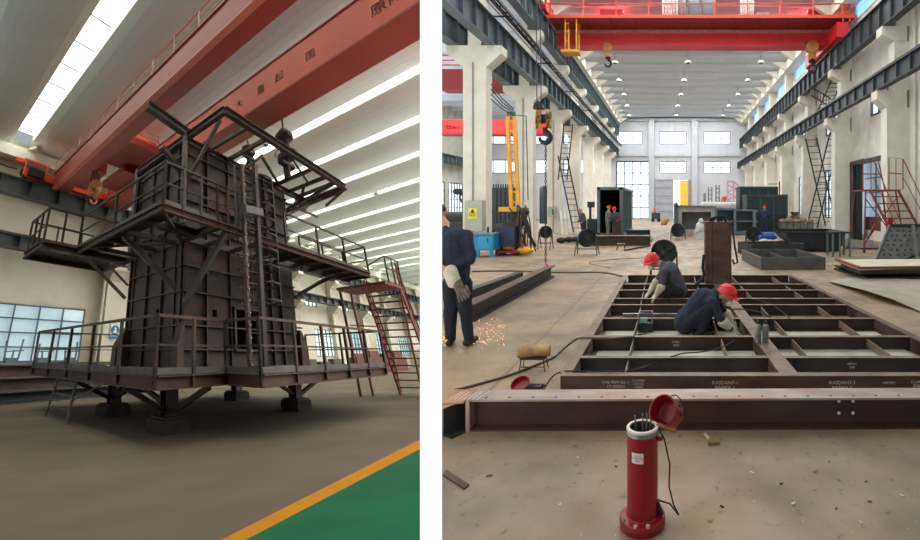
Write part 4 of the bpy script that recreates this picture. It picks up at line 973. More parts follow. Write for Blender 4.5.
t = thing('pink_lattice_tower', ((733-CX)*u, D, 0), 'pink painted lattice tower behind the white tank, left of the dark green boxes', 'lattice tower')
M_pink = mat('pink paint', (212,150,172), (190,124,150), 3, .6)
xs = [(727.5-CX)*u, (733.5-CX)*u, (739-CX)*u]; zt = H-(181.5-CY)*u; zm = H-(186-CY)*u
m = MB()
for x, z in zip(xs, (zt, zt, zm)): m.bar((x, D, 0), (x, D, z), .14)
link(m, 'post_set', M_pink, t); m = MB()
m.bar((xs[0], D, zt), (xs[1], D, zt), .14); m.bar((xs[1], D, zt), (xs[2], D, zm), .14)
for i in range(4): a = zt*(.2+.18*i); m.bar((xs[0], D, a), (xs[2], D, a+.5), .1); m.bar((xs[0], D, a+.75), (xs[2], D, a+.0), .1)
link(m, 'brace_set', M_pink, t)

# two dark green boxes at the right
def gbox(x0, x1, y0, y1, z, lab, nr):
    t = thing('steel_tank_box', ((x0+x1)/2, (y0+y1)/2, 0), lab, 'steel box')
    link(MB().box(x0, x1, y0, y1, 0, z), 'shell', M_dgreen, t); m = MB()
    m.box(x0-.05, x1+.05, y0-.06, y1, z-.14, z); m.box(x0-.05, x1+.05, y0-.06, y0, 0, .12)
    for i in range(nr+1): x = x0+(x1-x0)*i/nr; m.box(x-.04, x+.04, y0-.08, y0, 0, z)
    m.box(x0, x1, y0-.05, y0, z*.5, z*.5+.07); link(m, 'rib_frame', mat('green grey rib', (64,84,84), (48,66,66), 2, .6), t)
D = 33; u = D/F; gbox((740-CX)*u, (777.5-CX)*u, D, D+2, H-(186.5-CY)*u, 'taller dark green steel box at the back right', 4)
D = 30.3; u = D/F; gbox((747-CX)*u, (787-CX)*u, D, D+2, H-(194.5-CY)*u, 'lower dark green steel box standing in front of the taller one', 3)
t = thing('guard_post', ((779.5-CX)*34/F, 34, 0), 'thin dark rail frame standing behind the green boxes', 'rail frame'); x = (779.5-CX)*34/F
link(MB().bar((x, 34, 0), (x, 34, H+24*34/F), .07).bar((x-.8, 34, H+21*34/F), (x, 34, H+21*34/F), .05), 'rail_post', M_dk, t)

# blue motor and rags
c = P(770, 238, 20.5); 
t = thing('blue_motor', (c.x, c.y, 0), 'bright blue machine on the floor beside the dark drum fan', 'machine')
link(MB().box(c.x-.42, c.x+.3, c.y, c.y+.5, .1, .42).lathe([(.2, 0), (.2, .5)], (c.x-.3, c.y+.2, .38), (1, 0, 0), 14), 'motor_body', mat('strong blue paint', (30,84,160), (24,66,130), 4, .5), t)
link(MB().box(c.x-.5, c.x+.4, c.y-.05, c.y+.55, 0, .1), 'skid', M_dk, t)
c = P(782, 239, 19.5); m = MB()
for i in range(7): m.ball((c.x-.35+random.uniform(-.5, .3), c.y+random.uniform(-.3, .3), .16+.12*random.random()), (.26, .2, .16), 8, 6)
one(m, 'rag_heap', mat('pale pink rags', (206,190,182), (160,140,134), 8, .9, bump=.4), 'heap of pale pinkish rags between the blue machine and the dark trough', 'rags')
# dark trough
D = 17.8; u = D/F; X_ = lambda px: (px-CX)*u; Z_ = lambda py: H-(py-CY)*u
prof = [(785, 232), (788, 238), (794, 244), (803, 249.5), (838, 252), (843, 244), (846, 232)]
t = thing('steel_trough', (X_(815), D, 0), 'dark blue black steel trough with sloping sides standing right of the rags', 'trough')
m = MB(); n = len(prof); lo = .03; bk = 1.9
P1 = [V((X_(a), D, max(Z_(b), .02))) for a, b in prof]; P2 = [p+V((0, bk, 0)) for p in P1]; P3_ = [V((X_(815)+(p.x-X_(815))*.96, D+.06, p.z+.03)) for p in P1]; P4 = [p+V((0, bk-.1, 0)) for p in P3_]
for i in range(n-1): m.quad(P1[i], P1[i+1], P2[i+1], P2[i]); m.quad(P3_[i], P3_[i+1], P4[i+1], P4[i])
m.add(P1, [tuple(range(n))]); m.add(P2, [tuple(range(n))]); m.add(P3_, [tuple(range(n))]); m.add(P4, [tuple(range(n))])
link(m, 'trough_shell', mat('blue black steel', (40,46,54), (28,34,40), 2, .5, .3), t)
link(MB().box(X_(784), X_(847), D-.05, D, Z_(233), Z_(231.3)).box(X_(784), X_(847), D+bk, D+bk+.05, Z_(233), Z_(231.3)), 'rim_bar', M_dk, t)
# steel table in front of the trough
D = 16.4; u = D/F
t = thing('steel_table', ((838-CX)*u, D, 0), 'narrow grey steel trestle table standing right of the dark trough', 'table')
xs = [(830.5-CX)*u, (847-CX)*u]; zt = H-(231.5-CY)*u
link(MB().box(xs[0]-.05, xs[1]+.05, D-.3, D+.35, zt-.05, zt), 'table_top', M_dk, t)
for x in xs:
    for y in (D-.25, D+.3): link(MB().bar((x, y, 0), (x, y, zt-.05), .06), 'leg', M_cont, t)
link(MB().bar(((837-CX)*u, D-.28, 0), ((837-CX)*u, D-.28, zt-.05), .05), 'leg', M_cont, t)
# grey trays
def tray(xa, ya, xb, yb, xc, yc, h, lab, mt, name='steel_tray'):
    """corner a (near left), b (near right), c (far left) on the floor"""
    A, B, C_ = V((xa, ya, 0)), V((xb, yb, 0)), V((xc, yc, 0)); D_ = B+C_-A; t = thing(name, A, lab, 'tray')
    m = MB(); ins = .04
    for p, q in ((A, B), (A, C_), (B, D_), (C_, D_)): m.bar(p+V((0,0,h/2)), q+V((0,0,h/2)), .03, h)
    link(m, 'side_wall', mt, t); m = MB(); m.hexa([A, B, D_, C_, A+V((0,0,.03)), B+V((0,0,.03)), D_+V((0,0,.03)), C_+V((0,0,.03))]); link(m, 'bottom', M_dk, t)
    m = MB()
    for f_ in (.25, .5, .75):
        p = A+(B-A)*f_; q = p+(C_-A); 
        if f_ == .5: m.bar(p+V((0,0,h*.4)), q+V((0,0,h*.4)), .02, h*.7)
    for f_ in (.15, .4, .62, .86):
        p = A+(B-A)*f_-V((0, .02, 0))
        for z in (.35, .65): m.lathe([(.02, 0), (.02, .006)], p+V((0, 0, h*z)), (0, -1, 0), 8)
    link(m, 'divider', mt, t); return t
M_tray = mat('grey steel tray', (98,100,98), (76,78,76), 4, .5, .3)
a, b, c = G(761.5, 270), G(825, 269.7), G(742, 260)
tray(a.x, a.y, b.x, b.y, c.x, c.y, .34, 'large grey steel tray on the floor right of the brown column', M_tray)
a, b, c = G(752, 256.8), G(804, 255.8), G(738, 253)
tray(a.x, a.y, b.x, b.y, c.x, c.y, .42, 'darker steel tray behind the large grey tray', M_dk)
# stacked plates on the right
def slab(pts, z0, z1, name, mt, lab, cat, grp=None):
    return one(MB().prism([V((p.x, p.y, z0)) for p in pts], (0, 0, z1-z0)), name, mt, lab, cat, grp)
pt = lambda px, py, z: T(px, py, z)
st = [([(834, 268), (867, 277.5), (925, 277), (925, 266)], .0, .05, M_dk, 'bottom dark plate of the stack at the right edge'),
      ([(836, 265.5), (862, 273.5), (925, 272.5), (925, 262)], .08, .12, M_bk, 'black plate second from the bottom of the stack at the right edge'),
      ([(841, 263.5), (860, 270.5), (925, 269), (925, 260)], .16, .24, M_rustD, 'brown framed plate third from the bottom of the stack at the right edge')]
for pts, a, b, mt, lab in st: slab([pt(x, y, b) for x, y in pts], a, b, 'steel_plate', mt, lab, 'steel plate')
slab([pt(836, 259.5, .30), pt(860, 268.3, .30), pt(914, 266, .30), pt(925, 266.5, .3), pt(925, 259, .3)], .25, .30, 'cream_sheet', mat('pale cream panel', (206,202,180), (180,174,150), 3, .7), 'pale cream panel with a rusty edge on top of the stack at the right edge', 'panel')
m = MB(); e1 = [pt(836, 259.5, .30), pt(860, 268.3, .30), pt(925, 267.4, .30)]
for i in range(2): m.bar(e1[i]+V((0,0,.01)), e1[i+1]+V((0,0,.01)), .08, .05)
one(m, 'edge_strip', mat('rust red strip', (140,78,54), (110,60,42), 4, .7), 'rust red strip along the near edge of the pale cream panel', 'strip')
for i, px in enumerate((846, 876, 905)):
    a = pt(px, 271, .02); one(MB().box(a.x-.05, a.x+.05, a.y-.1, a.y+.8, 0.052, .078), 'spacer_block', M_rustD, '%s spacer under the black plate of the stack at the right edge' % ['left', 'middle', 'right'][i], 'spacer')
# big sheet with lifted edge
m = MB(); n = 16; near = [(828.7, 281), (863, 289.3), (893, 299), (925, 313)]; far = [(852, 277.5), (880, 278.2), (903, 278.8), (925, 279.5)]
def lerp_px(L4, t_): k = min(int(t_*3), 2); f_ = t_*3-k; return tuple(L4[k][i]+(L4[k+1][i]-L4[k][i])*f_ for i in (0, 1))
for i in range(n):
    q_ = []
    for tt in (i/n, (i+1)/n):
        lift = .03+.10*math.sin(PI*min(tt*1.1, 1)); 
        q_.append((T(*lerp_px(near, tt), lift), T(*lerp_px(far, tt), .03)))
    a, b = q_
    m.hexa([a[0]+V((0,0,-.012)), b[0]+V((0,0,-.012)), b[1]+V((0,0,-.012)), a[1]+V((0,0,-.012)), a[0], b[0], b[1], a[1]])
one(m, 'steel_sheet', mat('grey beige steel sheet', (186,180,162), (150,144,128), 2.5, .5, .2, c3=(160,146,120), sc3=.9), 'large pale steel sheet with a lifted near edge lying at the right edge', 'steel sheet')
# tilted chequer plate hopper
D = 14.6; u = D/F; X_ = lambda px: (px-CX)*u; Z_ = lambda py: H-(py-CY)*u
t = thing('chequer_plate_hopper', (X_(900), D, 0), 'dark tilted steel hopper with a dimpled inner plate at the right edge', 'hopper')
A_, B_, C1, D1_ = G(875, 264), P(891, 225, 15.3), P(927, 225, 15.3), G(919, 264)
A_.z = D1_.z = .02
M_chq = mat('grey chequer plate', (98,100,96), (72,74,72), 5, .5, .4)
m = MB(); m.hexa([A_, D1_, C1, B_, A_+V((0,.04,-.0)), D1_+V((0,.04,0)), C1+V((0,.04,0)), B_+V((0,.04,0))]); ip = link(m, 'inner_plate', M_chq, t)
m = MB()
for i in range(5):
    for j in range(7):
        k1, k2 = (i+.5+.25*(j % 2))/6, (j+.6)/8
        p = A_+(D1_-A_)*k1+((B_-A_)*(1-k1)+(C1-D1_)*k1)*k2
        s = 1 if (i+j) % 2 else -1; d = V((.045, 0, .03*s)); e_ = V((-.012*s, 0, .014))
        m.prism([p-d-e_+V((0,-.01,0)), p+d-e_+V((0,-.01,0)), p+d+e_+V((0,-.01,0)), p-d+e_+V((0,-.01,0))], (0, .012, 0))
tag(link(m, 'raised_pattern', M_dk, ip), kind='stuff')
m = MB(); m.hexa([A_+V((-.03,-.02,0)), A_+V((.02,-.02,0)), B_+V((.02,-.02,0)), B_+V((-.05,-.02,0)), A_+V((-.03,.1,0)), A_+V((.02,.1,0)), B_+V((.02,.1,0)), B_+V((-.05,.1,0))]); m.bar(B_+V((0,-.04,0)), C1+V((0,-.04,0)), .08, .07)
link(m, 'edge_flange', M_dk, t)
m = MB(); s1, s2 = V((X_(897), D-1.0, .02)), V((X_(918), D-.1, Z_(238)))
m.hexa([V((X_(902), D-.9, .02)), V((X_(905), D-.9, .02)), V((X_(923), D+.5, Z_(226))), V((X_(921), D+.5, Z_(226))), V((X_(902), D-.8, .02)), V((X_(905), D-.8, .02)), V((X_(923), D+.6, Z_(226))), V((X_(921), D+.6, Z_(226)))])
m.prism([V((X_(905), D-.9, .02)), V((X_(928), D-.9, .02)), V((X_(928), D-.2, Z_(232)))], (0, .05, 0)); link(m, 'side_flap', M_chq, t)
m = MB(); m.bar(V((X_(884), D-.7, .04)), V((X_(906), D-.5, .25)), .06); m.bar(V((X_(906), D-.5, .25)), V((X_(914), D-.5, .3)), .06); link(m, 'loose_bar', M_bk, t)
# mobile stair
M_rs = mat('dark red stair paint', (128,48,46), (96,36,36), 4, .5)
D = 17.6; u = D/F; X_ = lambda px: (px-CX)*u; Z_ = lambda py: H-(py-CY)*u
t = thing('mobile_stair', (X_(880), D, 0), 'dark red rolling access stair with railed platform before the right doorway', 'stair')
x0, x1, zp = X_(863), X_(901), Z_(189.5); y0, y1 = D, D+1.1
link(MB().box(x0, x1, y0, y1, zp-.05, zp), 'platform', M_rs, t)
zr = Z_(159)
def rl(pts, r=.022, nm='guard_rail'): return link(MB().tube(pts, r, 6), nm, M_rs, t)
rl([(x0, y0, zp), (x0, y0, zr), (x0+.55, y0, zr), (x0+.8, y0, zp)]); rl([(x0, y1, zp), (x0, y1, zr), (x0+.5, y1, zr)]); rl([(x0, y0, zr), (x0, y1, zr)])
rl([(X_(889), y0, zp), (X_(889), y0, Z_(157.5)), (X_(903), y0, Z_(159)), (X_(903), y0, zp)]); rl([(X_(889), y0, Z_(173)), (X_(902), y0, Z_(174))]); rl([(X_(896), y0, zp), (X_(896), y0, Z_(158))], .016); rl([(x0, y0, Z_(174)), (x0+.68, y0, Z_(174))]); rl([(X_(871), y0, zp), (X_(871), y0, zr)], .016)
n = 9
sx0, sx1 = X_(870), X_(898)
for i in range(1, n):
    f_ = i/n; z = zp*(1-f_); y = y0-f_*1.9; dx = f_*.32
    link(MB().box(sx0+dx, sx1+dx, y-.12, y+.1, z-.03, z+.01), 'step', M_rs, t)
for xx in (sx0, sx1): link(MB().bar((xx, y0, zp-.03), (xx+.32, y0-1.9, 0.05), .04, .09), 'stringer', M_rs, t)
for xx, nm in ((X_(873), 'handrail'), (X_(903), 'handrail')):
    rl([(xx, y0, zr), (xx+.35, y0-1.6, .95), (xx+.37, y0-1.75, .1)], .02, nm)
    rl([(xx, y0, zp+.45), (xx+.34, y0-1.6, .6)], .015, nm)
for a, b in (((x0+.1, y0, zp-.05), (X_(862), y0-.2, .12)), ((x1-.2, y0, zp-.05), (x1+.1, y0-.1, .12)), ((x0+.1, y1, zp-.05), (x0-.1, y1+.1, .12)), ((x1-.2, y1, zp-.05), (x1+.1, y1+.1, .12))):
    l_ = link(MB().bar(a, b, .05), 'leg', M_rs, t); link(MB().lathe([(.08, -.02), (.08, .02)], V(b)+V((0,0,-.04)), (1, 0, 0), 12), 'wheel', M_bk, l_)
m = MB(); m.bar((x0+.1, y0, zp*.85), (x1, y0, .25), .03); m.bar((x1-.2, y0, zp*.85), (x0, y0, .25), .03); m.bar((x0-.1, y0, .15), (x1+.1, y0, .15), .05); m.bar((x0, y0-.1, .3), (x0+.5, y0+.1, zp*.45), .05); link(m, 'cross_brace', M_rs, t)
one(MB().ball((X_(886), y0-.35, Z_(221)), (.1, .08, .15)), 'red_bag', mat('red bag', (190,36,40), None, 6, .8), 'small red bag hanging on the steps of the dark red stair', 'bag')
# low grey channels by the stair foot
for i in range(4):
    a = G(845+2*i, 242+2.2*i); one(MB().bar(a+V((-.3, 0, .05)), a+V((1.0, -.9, .05)), .12, .1), 'pale_channel', mat('pale grey channel', (150,150,144), (116,116,110), 4, .5), '%s pale channel bar lying on the floor left of the red rolling stair' % ['farthest', 'second farthest', 'second nearest', 'nearest'][i], 'channel bar')
# pots by the wall
c = P(799, 226, 29.5)
for i in range(5):
    x = c.x-1.0+i*.42; one(MB().ball((x, c.y+.1*(i % 2), .76+.04*(i % 2)), (.24, .2, .2 if i % 2 else .14), 10, 6), 'sack', mat('beige sacks', (160,146,124), (120,106,88), 6, .9, bump=.4), '%s beige sack on the grey crates by the right wall ladder foot' % ['leftmost', 'second', 'middle', 'fourth', 'rightmost'][i], 'sack', 'sacks on the grey crates')
for i in range(5):
    one(MB().box(c.x-1.2+i*.42, c.x-.83+i*.42, c.y-.2, c.y+.3, 0, .62).box(c.x-1.22+i*.42, c.x-.81+i*.42, c.y-.22, c.y+.32, .55, .6), 'grey_crate', mat('grey crate', (118,120,114), (86,88,84), 4, .8), '%s grey crate under the sacks by the right wall' % ['leftmost', 'second', 'middle', 'fourth', 'rightmost'][i], 'crate', 'grey crates by the right wall')
c = P(795, 221, 31)
one(MB().lathe([(.3, 0), (.42, .2), (.5, .6), (.42, .9), (.2, 1.1), (.3, 1.3)], (c.x, c.y, 0), n=18), 'barrel', mat('grey brown cover', (120,112,98), (88,82,72), 5, .9), 'covered grey brown barrel left of the pale pots', 'barrel')

# ladders (leaning or fixed)
def ladder(a, b, w, n, lab, m_=None, name='ladder', side=(1, 0, 0), r=.03, part='rail'):
    a, b, s = V(a), V(b), V(side).normalized()*w/2; t = thing(name, a, lab, 'ladder')
    for k in (-1, 1): link(MB().bar(a+s*k, b+s*k, r*2), part, m_ or M_dk, t)
    for i in range(n): p = a+(b-a)*(i+.7)/n; link(MB().bar(p-s, p+s, r*1.2), 'rung', m_ or M_dk, t)
    return t
ladder(P(831, 226, 28.5), P(811, 138, 28.0), .62, 14, 'black ladder rising to the upper left of the crossed pair on the right wall', side=(1, -.3, 0))
ladder(P(812, 227, 29.5), P(836, 131, 27.6), .62, 16, 'black ladder rising to the upper right of the crossed pair on the right wall', side=(1, -.3, 0))
ladder(P(823, 111, 27), P(838, 78, 26.5), .6, 8, 'short black ladder between the two right crane girders', side=(1, -.3, 0))
ladder(P(831, 103, 27.5), P(811, 91, 27.5), .5, 7, 'black catwalk ladder lying nearly level below the upper right girder', side=(0, 0, 1), name='catwalk_ladder')
ladder(P(578, 232, 27.5), P(562.5, 156, 27), .5, 13, 'dark ladder leaning against the left colonnade, lower one', side=(1, .2, 0))
ladder(P(562.5, 180, 28), P(568.5, 124, 28), .5, 10, 'dark ladder standing on top of the lower left ladder', side=(1, .2, 0))

# yellow mast with its machine and hoses
D = 17.0; u = D/F; X_ = lambda px: (px-CX)*u; Z_ = lambda py: H-(py-CY)*u
t = thing('yellow_mast', (X_(514), D, 0), 'tall yellow ladder mast rising from a hose machine beside the second left column', 'mast')
for a, b in (((507.5), (511.5)), ((514.5), (518.5))): link(MB().bar((X_(a), D, Z_(116.5)), (X_(b), D, Z_(207)), .12), 'mast_rail', M_yel, t)
for i in range(9): f_ = (i+.4)/9; y = 116+91*f_; link(MB().bar((X_(507.5+4*f_), D, Z_(y)), (X_(514.5+4*f_), D, Z_(y+2)), .06), 'rung', M_yel, t)
link(MB().box(X_(501), X_(518), D-.25, D+.5, Z_(211.5), Z_(207)), 'boom_base', M_yel, t)
link(MB().box(X_(508), X_(515), D+.32, D+.5, 0, Z_(211)), 'pedestal', M_dk, t)
t = thing('hose_machine', (X_(512), D+.1, 0), 'dark blue machine with a tangle of hoses at the foot of the yellow mast', 'machine')
link(MB().box(X_(503), X_(520), D-.6, D-.1, .35, Z_(226)), 'cabinet', mat('deep blue cabinet', (34,52,86), (24,38,64), 4, .5), t)
m = MB()
for x in (504, 518): m.bar((X_(x), D-.5, 0), (X_(x), D-.5, .4), .06)
m.box(X_(502), X_(524), D-.6, D+.3, .1, .16); link(m, 'skid', M_redD, t)
random.seed(5)
m = MB(); m2 = MB(); m3 = MB()
for i in range(16):
    a = V((X_(random.uniform(512, 527)), D+random.uniform(-.5, .3), Z_(random.uniform(205, 214)))); b = V((X_(random.uniform(520, 536)), D+random.uniform(-.6, .4), random.uniform(.05, .3)))
    mid = (a+b)/2+V((random.uniform(-.1, .35), -.1, random.uniform(-.2, .25))); pts = [a*(1-t_)**2+mid*2*t_*(1-t_)+b*t_*t_ for t_ in [k/8 for k in range(9)]]
    (m, m2, m3)[i % 3].tube(pts, .025+.01*(i % 2), 6)
link(m, 'black_hose', M_bk, t); link(m2, 'brown_hose', mat('red brown hose', (110,64,52), None, 5, .6), t); link(m3, 'grey_hose', M_dk, t)
m = MB(); m.ball((X_(512), D-.3, .28), (.22, .15, .12)); m.ball((X_(529), D-.4, .18), (.3, .2, .14)); link(m, 'yellow_cover', M_yel, t)
m = MB(); m.box(X_(506), X_(522), D-.3, D+.3, Z_(226), Z_(221)); m.ball((X_(524), D, Z_(212)), (.2, .15, .15)); link(m, 'valve_block', M_rustD, t)
one(MB().box((495-CX)*16.8/F, (503.5-CX)*16.8/F, 16.8, 17.1, 0, H-(224-CY)*16.8/F), 'brown_cabinet', mat('red brown cabinet', (98,66,60), (70,48,46), 3, .6), 'red brown steel cabinet between the blue bench and the hose machine', 'cabinet')
# overhead cables from the mast to the column
for k in range(4):
    a = P(491, 84+5*k, 17.6); b = P(513.5, 109+2*k, 17.2)
    tag(MB().tube([a, (a+b)/2+V((0, 0, -.08)), b], .02, 5).build('overhead_cable', M_bk), '%s of four black cables running from the first column to the yellow mast' % ['topmost', 'second from top', 'third from top', 'lowest'][k], 'cable')
tag(MB().tube([P(513.5, 115, 17.2), P(526, 116, 20), P(527, 150, 20), P(528, 200, 20)], .02, 5).build('hanging_cable', M_bk), 'thin black cable hanging along the second left column', 'cable')

# blue bench
D = 15.9; u = D/F
t = thing('workbench', (X_(483), D, 0), 'bright blue steel workbench before the nearest left column', 'workbench')
x0, x1 = (470-CX)*u, (493.5-CX)*u; zt = H-(233-CY)*u
link(MB().box(x0-.04, x1+.04, D-.05, D+.75, zt-.05, zt), 'bench_top', mat('grey bench top', (120,138,144), (96,112,118), 4, .5), t)
link(MB().box(x0, x1, D, D+.7, .24, zt-.05), 'bench_body', M_blue, t)
for x in (x0+.05, x0+.25, x1-.08): link(MB().box(x-.05, x+.05, D, D+.08, 0, .24), 'leg', M_blue, t)
d_ = link(MB().box(x0+.26, x1-.06, D-.02, D, .3, zt-.12), 'door', mat('bright blue door', (40,160,205), (30,140,186), 4, .45), t); link(MB().box(x1-.2, x1-.17, D-.04, D-.02, .5, .65), 'handle', M_dk, d_)
one(MB().lathe([(.04, 0), (.04, .14), (.02, .2)], (x1-.3, D+.3, zt), n=10), 'spray_can', M_dk, 'tall dark can standing on the blue workbench', 'can')
one(MB().lathe([(.035, 0), (.05, .03), (.05, .1), (.045, .1)], (x1-.12, D+.3, zt), n=10), 'tin_mug', M_dk, 'low dark tin standing at the right end of the blue workbench', 'tin')
# electrical box and sign on the first column
D = 17.55; u = D/F
t = thing('electrical_box', ((476-CX)*u, D, 1), 'pale grey electrical box on the nearest left column above the blue bench', 'electrical box')
link(MB().box((467-CX)*u, (484-CX)*u, D-.2, D+.08, H-(231-CY)*u, H-(200.5-CY)*u), 'case', mat('grey green box', (176,182,168), (160,166,152), 3, .5), t)
sg = link(MB().box((471-CX)*u, (479.2-CX)*u, D-.22, D-.2, H-(218.5-CY)*u, H-(208-CY)*u), 'warning_sign', mat('sign yellow', (244,228,60), None, 3, .5), t)
cx_, cz_ = (475-CX)*u, H-(211-CY)*u
link(MB().prism([(cx_-.085, D-.222, cz_-.06), (cx_+.085, D-.222, cz_-.06), (cx_, D-.222, cz_+.09)], (0, -.004, 0)), 'warning_triangle', M_bk, sg)
text('当心触电\n有电危险', .062, lambda v: V((cx_+v.x, D-.225, cz_-.135+v.y)), M_bk, sg)
link(MB().tube([((476-CX)*u, D-.1, H-(231-CY)*u), ((476.5-CX)*u, D-.1, .9)], .02, 6), 'conduit', M_dk, t)
D = 29.2; u = D/F
t = thing('electrical_box', ((552-CX)*u, D, 1), 'small pale box on the third left column near the leaning ladder', 'electrical box')
link(MB().box((548.5-CX)*u, (555.5-CX)*u, D-.2, D+.15, H-(217-CY)*u, H-(206.5-CY)*u), 'case', mat('grey green box', (0,0,0)), t)
link(MB().box((553-CX)*u, (554.5-CX)*u, D-.22, D-.2, H-(215-CY)*u, H-(209-CY)*u), 'green_label', M_green, t)
# arm machine left of the first column
D = 19; u = D/F
t = thing('swivel_lamp', ((460-CX)*u, D, 0), 'dark swivelling lamp arm sticking out left of the nearest column', 'lamp arm')
link(MB().capsule(((456-CX)*u, D, H+13.5*u), ((465-CX)*u, D, H+13*u), .12, .12), 'lamp_head', M_bk, t); link(MB().tube([((462-CX)*u, D, H+12*u), ((459.5-CX)*u, D, H+8*u), ((464-CX)*u, D, H-1*u)], .04, 6), 'arm', M_dk, t); link(MB().bar(((464-CX)*u, D, 0), ((464-CX)*u, D, H), .08), 'post', M_dk, t)
# tanks and stored things in the side bay
D = 31; u = D/F; X_ = lambda px: (px-CX)*u; Z_ = lambda py: H-(py-CY)*u
M_tk = mat('dark teal tank', (58,76,84), (42,58,66), 2, .5)
t = thing('storage_tank', (X_(503), D, 0), 'dark teal ribbed tank between the first and second left columns', 'tank')
link(MB().box(X_(491.5), X_(514), D, D+2, 0, Z_(187.5)), 'tank_body', M_tk, t)
m = MB()
for i in range(6): x = X_(492+i*4.2); m.box(x-.05, x+.05, D-.06, D, 0, Z_(187.5))
for i in range(9): m.lathe([(.05, 0), (.05, .22)], (X_(493+i*2.4), D+.1, Z_(187.5)), n=6)
link(m, 'rib_set', M_dk, t)
t = thing('storage_tank', (X_(538), D, 0), 'dark teal upright round tank seen right of the second left column', 'tank')
link(MB().capsule((X_(539.5), D+1, .62), (X_(539.5), D+1, Z_(189)), .27, .27, 20), 'tank_body', M_tk, t); link(MB().box(X_(536), X_(543), D+.6, D+1.4, 0, .5), 'tank_foot', M_white, t)
D = 26; u = D/F
t = thing('covered_machine', ((455-CX)*u, D, 0), 'dark covered machine left of the nearest column in the side bay', 'machine')
link(MB().box((445-CX)*u, (464-CX)*u, D, D+1.5, 0, H-(222-CY)*u), 'machine_body', M_dk, t)
link(MB().lathe([(.5, -.6), (.5, .6)], ((455-CX)*u, D+.6, H-(221-CY)*u), (1, 0, 0), 16), 'drum_cover', M_bk, t)
# leaning planks, machine and bits under the left ladder
for k in range(4):
    D = 27.5; a = P(563+3.4*k, 236-.3*k, D); b = P(560.5+3.2*k, 209-1.0*k, D+1.2)
    one(MB().bar(V((a.x, a.y+.16*k, .02)), b+V((0, .16*k, 0)), .11, .04, (0, 1, 0)), 'leaning_plank', mat('grey white plank', (206,202,192), (170,166,156), 3, .7), '%s of four pale planks leaning at the foot of the left ladder' % ['leftmost', 'second from left', 'third from left', 'rightmost'][k], 'plank')
c = P(571, 240, 22)
for i in range(4):
    one(MB().ball((c.x-.45+.34*i, c.y+.12*(i % 2), .13+.02*i), (.24, .2, .13), 10, 7), 'black_sack', M_bk, '%s of the low black sacks left of the green drum fan' % ['leftmost', 'second', 'third', 'rightmost'][i], 'sack', 'black sacks by the green fan')
D = 29; u = D/F; t = thing('drilling_machine', ((592-CX)*u, D, 0), 'small dark bench machine behind the green drum fan', 'machine')
link(MB().box((587-CX)*u, (596-CX)*u, D, D+.6, 0, .9), 'machine_base', M_dgreen, t); link(MB().box((589-CX)*u, (591-CX)*u, D, D+.2, .9, 1.9).box((587.5-CX)*u, (594-CX)*u, D-.1, D+.3, 1.6, 1.95), 'machine_head', M_dk, t)
# ================================================================== LEFT HALL (hall coordinates: x along the runway, y along the crane, z up)
def B_(): return MB(L)
def lthing(name, loc, label, cat, group=None): return thing(name, L(loc), label, cat, group)
M_fL = bpy.data.materials.get('x')
def lfloor(name, c1, c2, spk):
    m = mat(name, c1, c2, 1.1, .75, spec=.2, bump=.08, contrast=.3, c3=spk, sc3=.35); return m
M_floorL = lfloor('brushed grey brown concrete', (118,106,88), (99,89,73), (126,114,95))
M_flG = mat('green floor paint', (24,112,74), (16,92,60), 1.5, .8, spec=.15, contrast=.3); M_flY = mat('yellow line paint', (214,140,20), (196,124,16), 3, .8, spec=.15)
M_wallL = mat('cream plaster wall', (222,214,196), (204,196,178), .8, .9, bump=.3, c3=(176,168,148), sc3=.4)
M_roofL = mat('grey green roof shell', (226,232,222), (216,222,214), .5, .85)
M_glow = mat('roof light glazing', (255,254,244), (250,250,240), .5, .3, emit=2.6)
M_twr = mat('dark oxidised steel', (76,62,50), (40,34,29), 2.2, .6, .3, .15, c3=(84,60,46), sc3=1.2)
M_twr2 = mat('dark steel sections', (80,68,59), (46,41,38), 3, .55, .35, .1, c3=(104,74,56), sc3=1.6)
M_twrG = mat('light grey primed edge', (108,104,94), (78,75,69), 3, .6, .2)
M_brn = mat('brown rust deck edge', (104,74,58), (68,50,43), 2.5, .6, .3, .1)
M_rs2 = mat('red brown stair', (150,66,50), (112,48,38), 4, .5)

# floor, clipped at the partition
def clipx(y, px=431):
    """hall x at which the partition line of sight crosses the floor for this hall y"""
    return (2.51+(9.94-2.51)*(y-1.10)/(3.32-1.10))
struct('floor_left', B_().add([(clipx(3.18), 3.18, 0), (2.4, 2.95, 0), (-2.5, 2.78, 0), (-14, 2.6, 0), (-14, 20.5, 0), (66, 20.5, 0), (clipx(3.18)+56, 19.4, 0)], [(0,1,2,3,4,5,6)]), M_floorL, False)
struct('floor_2', B_().add([(clipx(2.9), 2.9, 0), (2.4, 2.8, 0), (-2.5, 2.7, 0), (-2.5, 1.0, 0), (clipx(1.0), 1.0, 0)], [(0,1,2,3,4)]), M_flG, False)
struct('trim_9', B_().add([(clipx(3.18), 3.18, 0), (2.4, 2.95, 0), (-2.5, 2.78, 0), (-2.5, 2.7, 0), (2.4, 2.8, 0), (clipx(2.9), 2.9, 0)], [(0,1,2,3,4,5)]), M_flY, False)
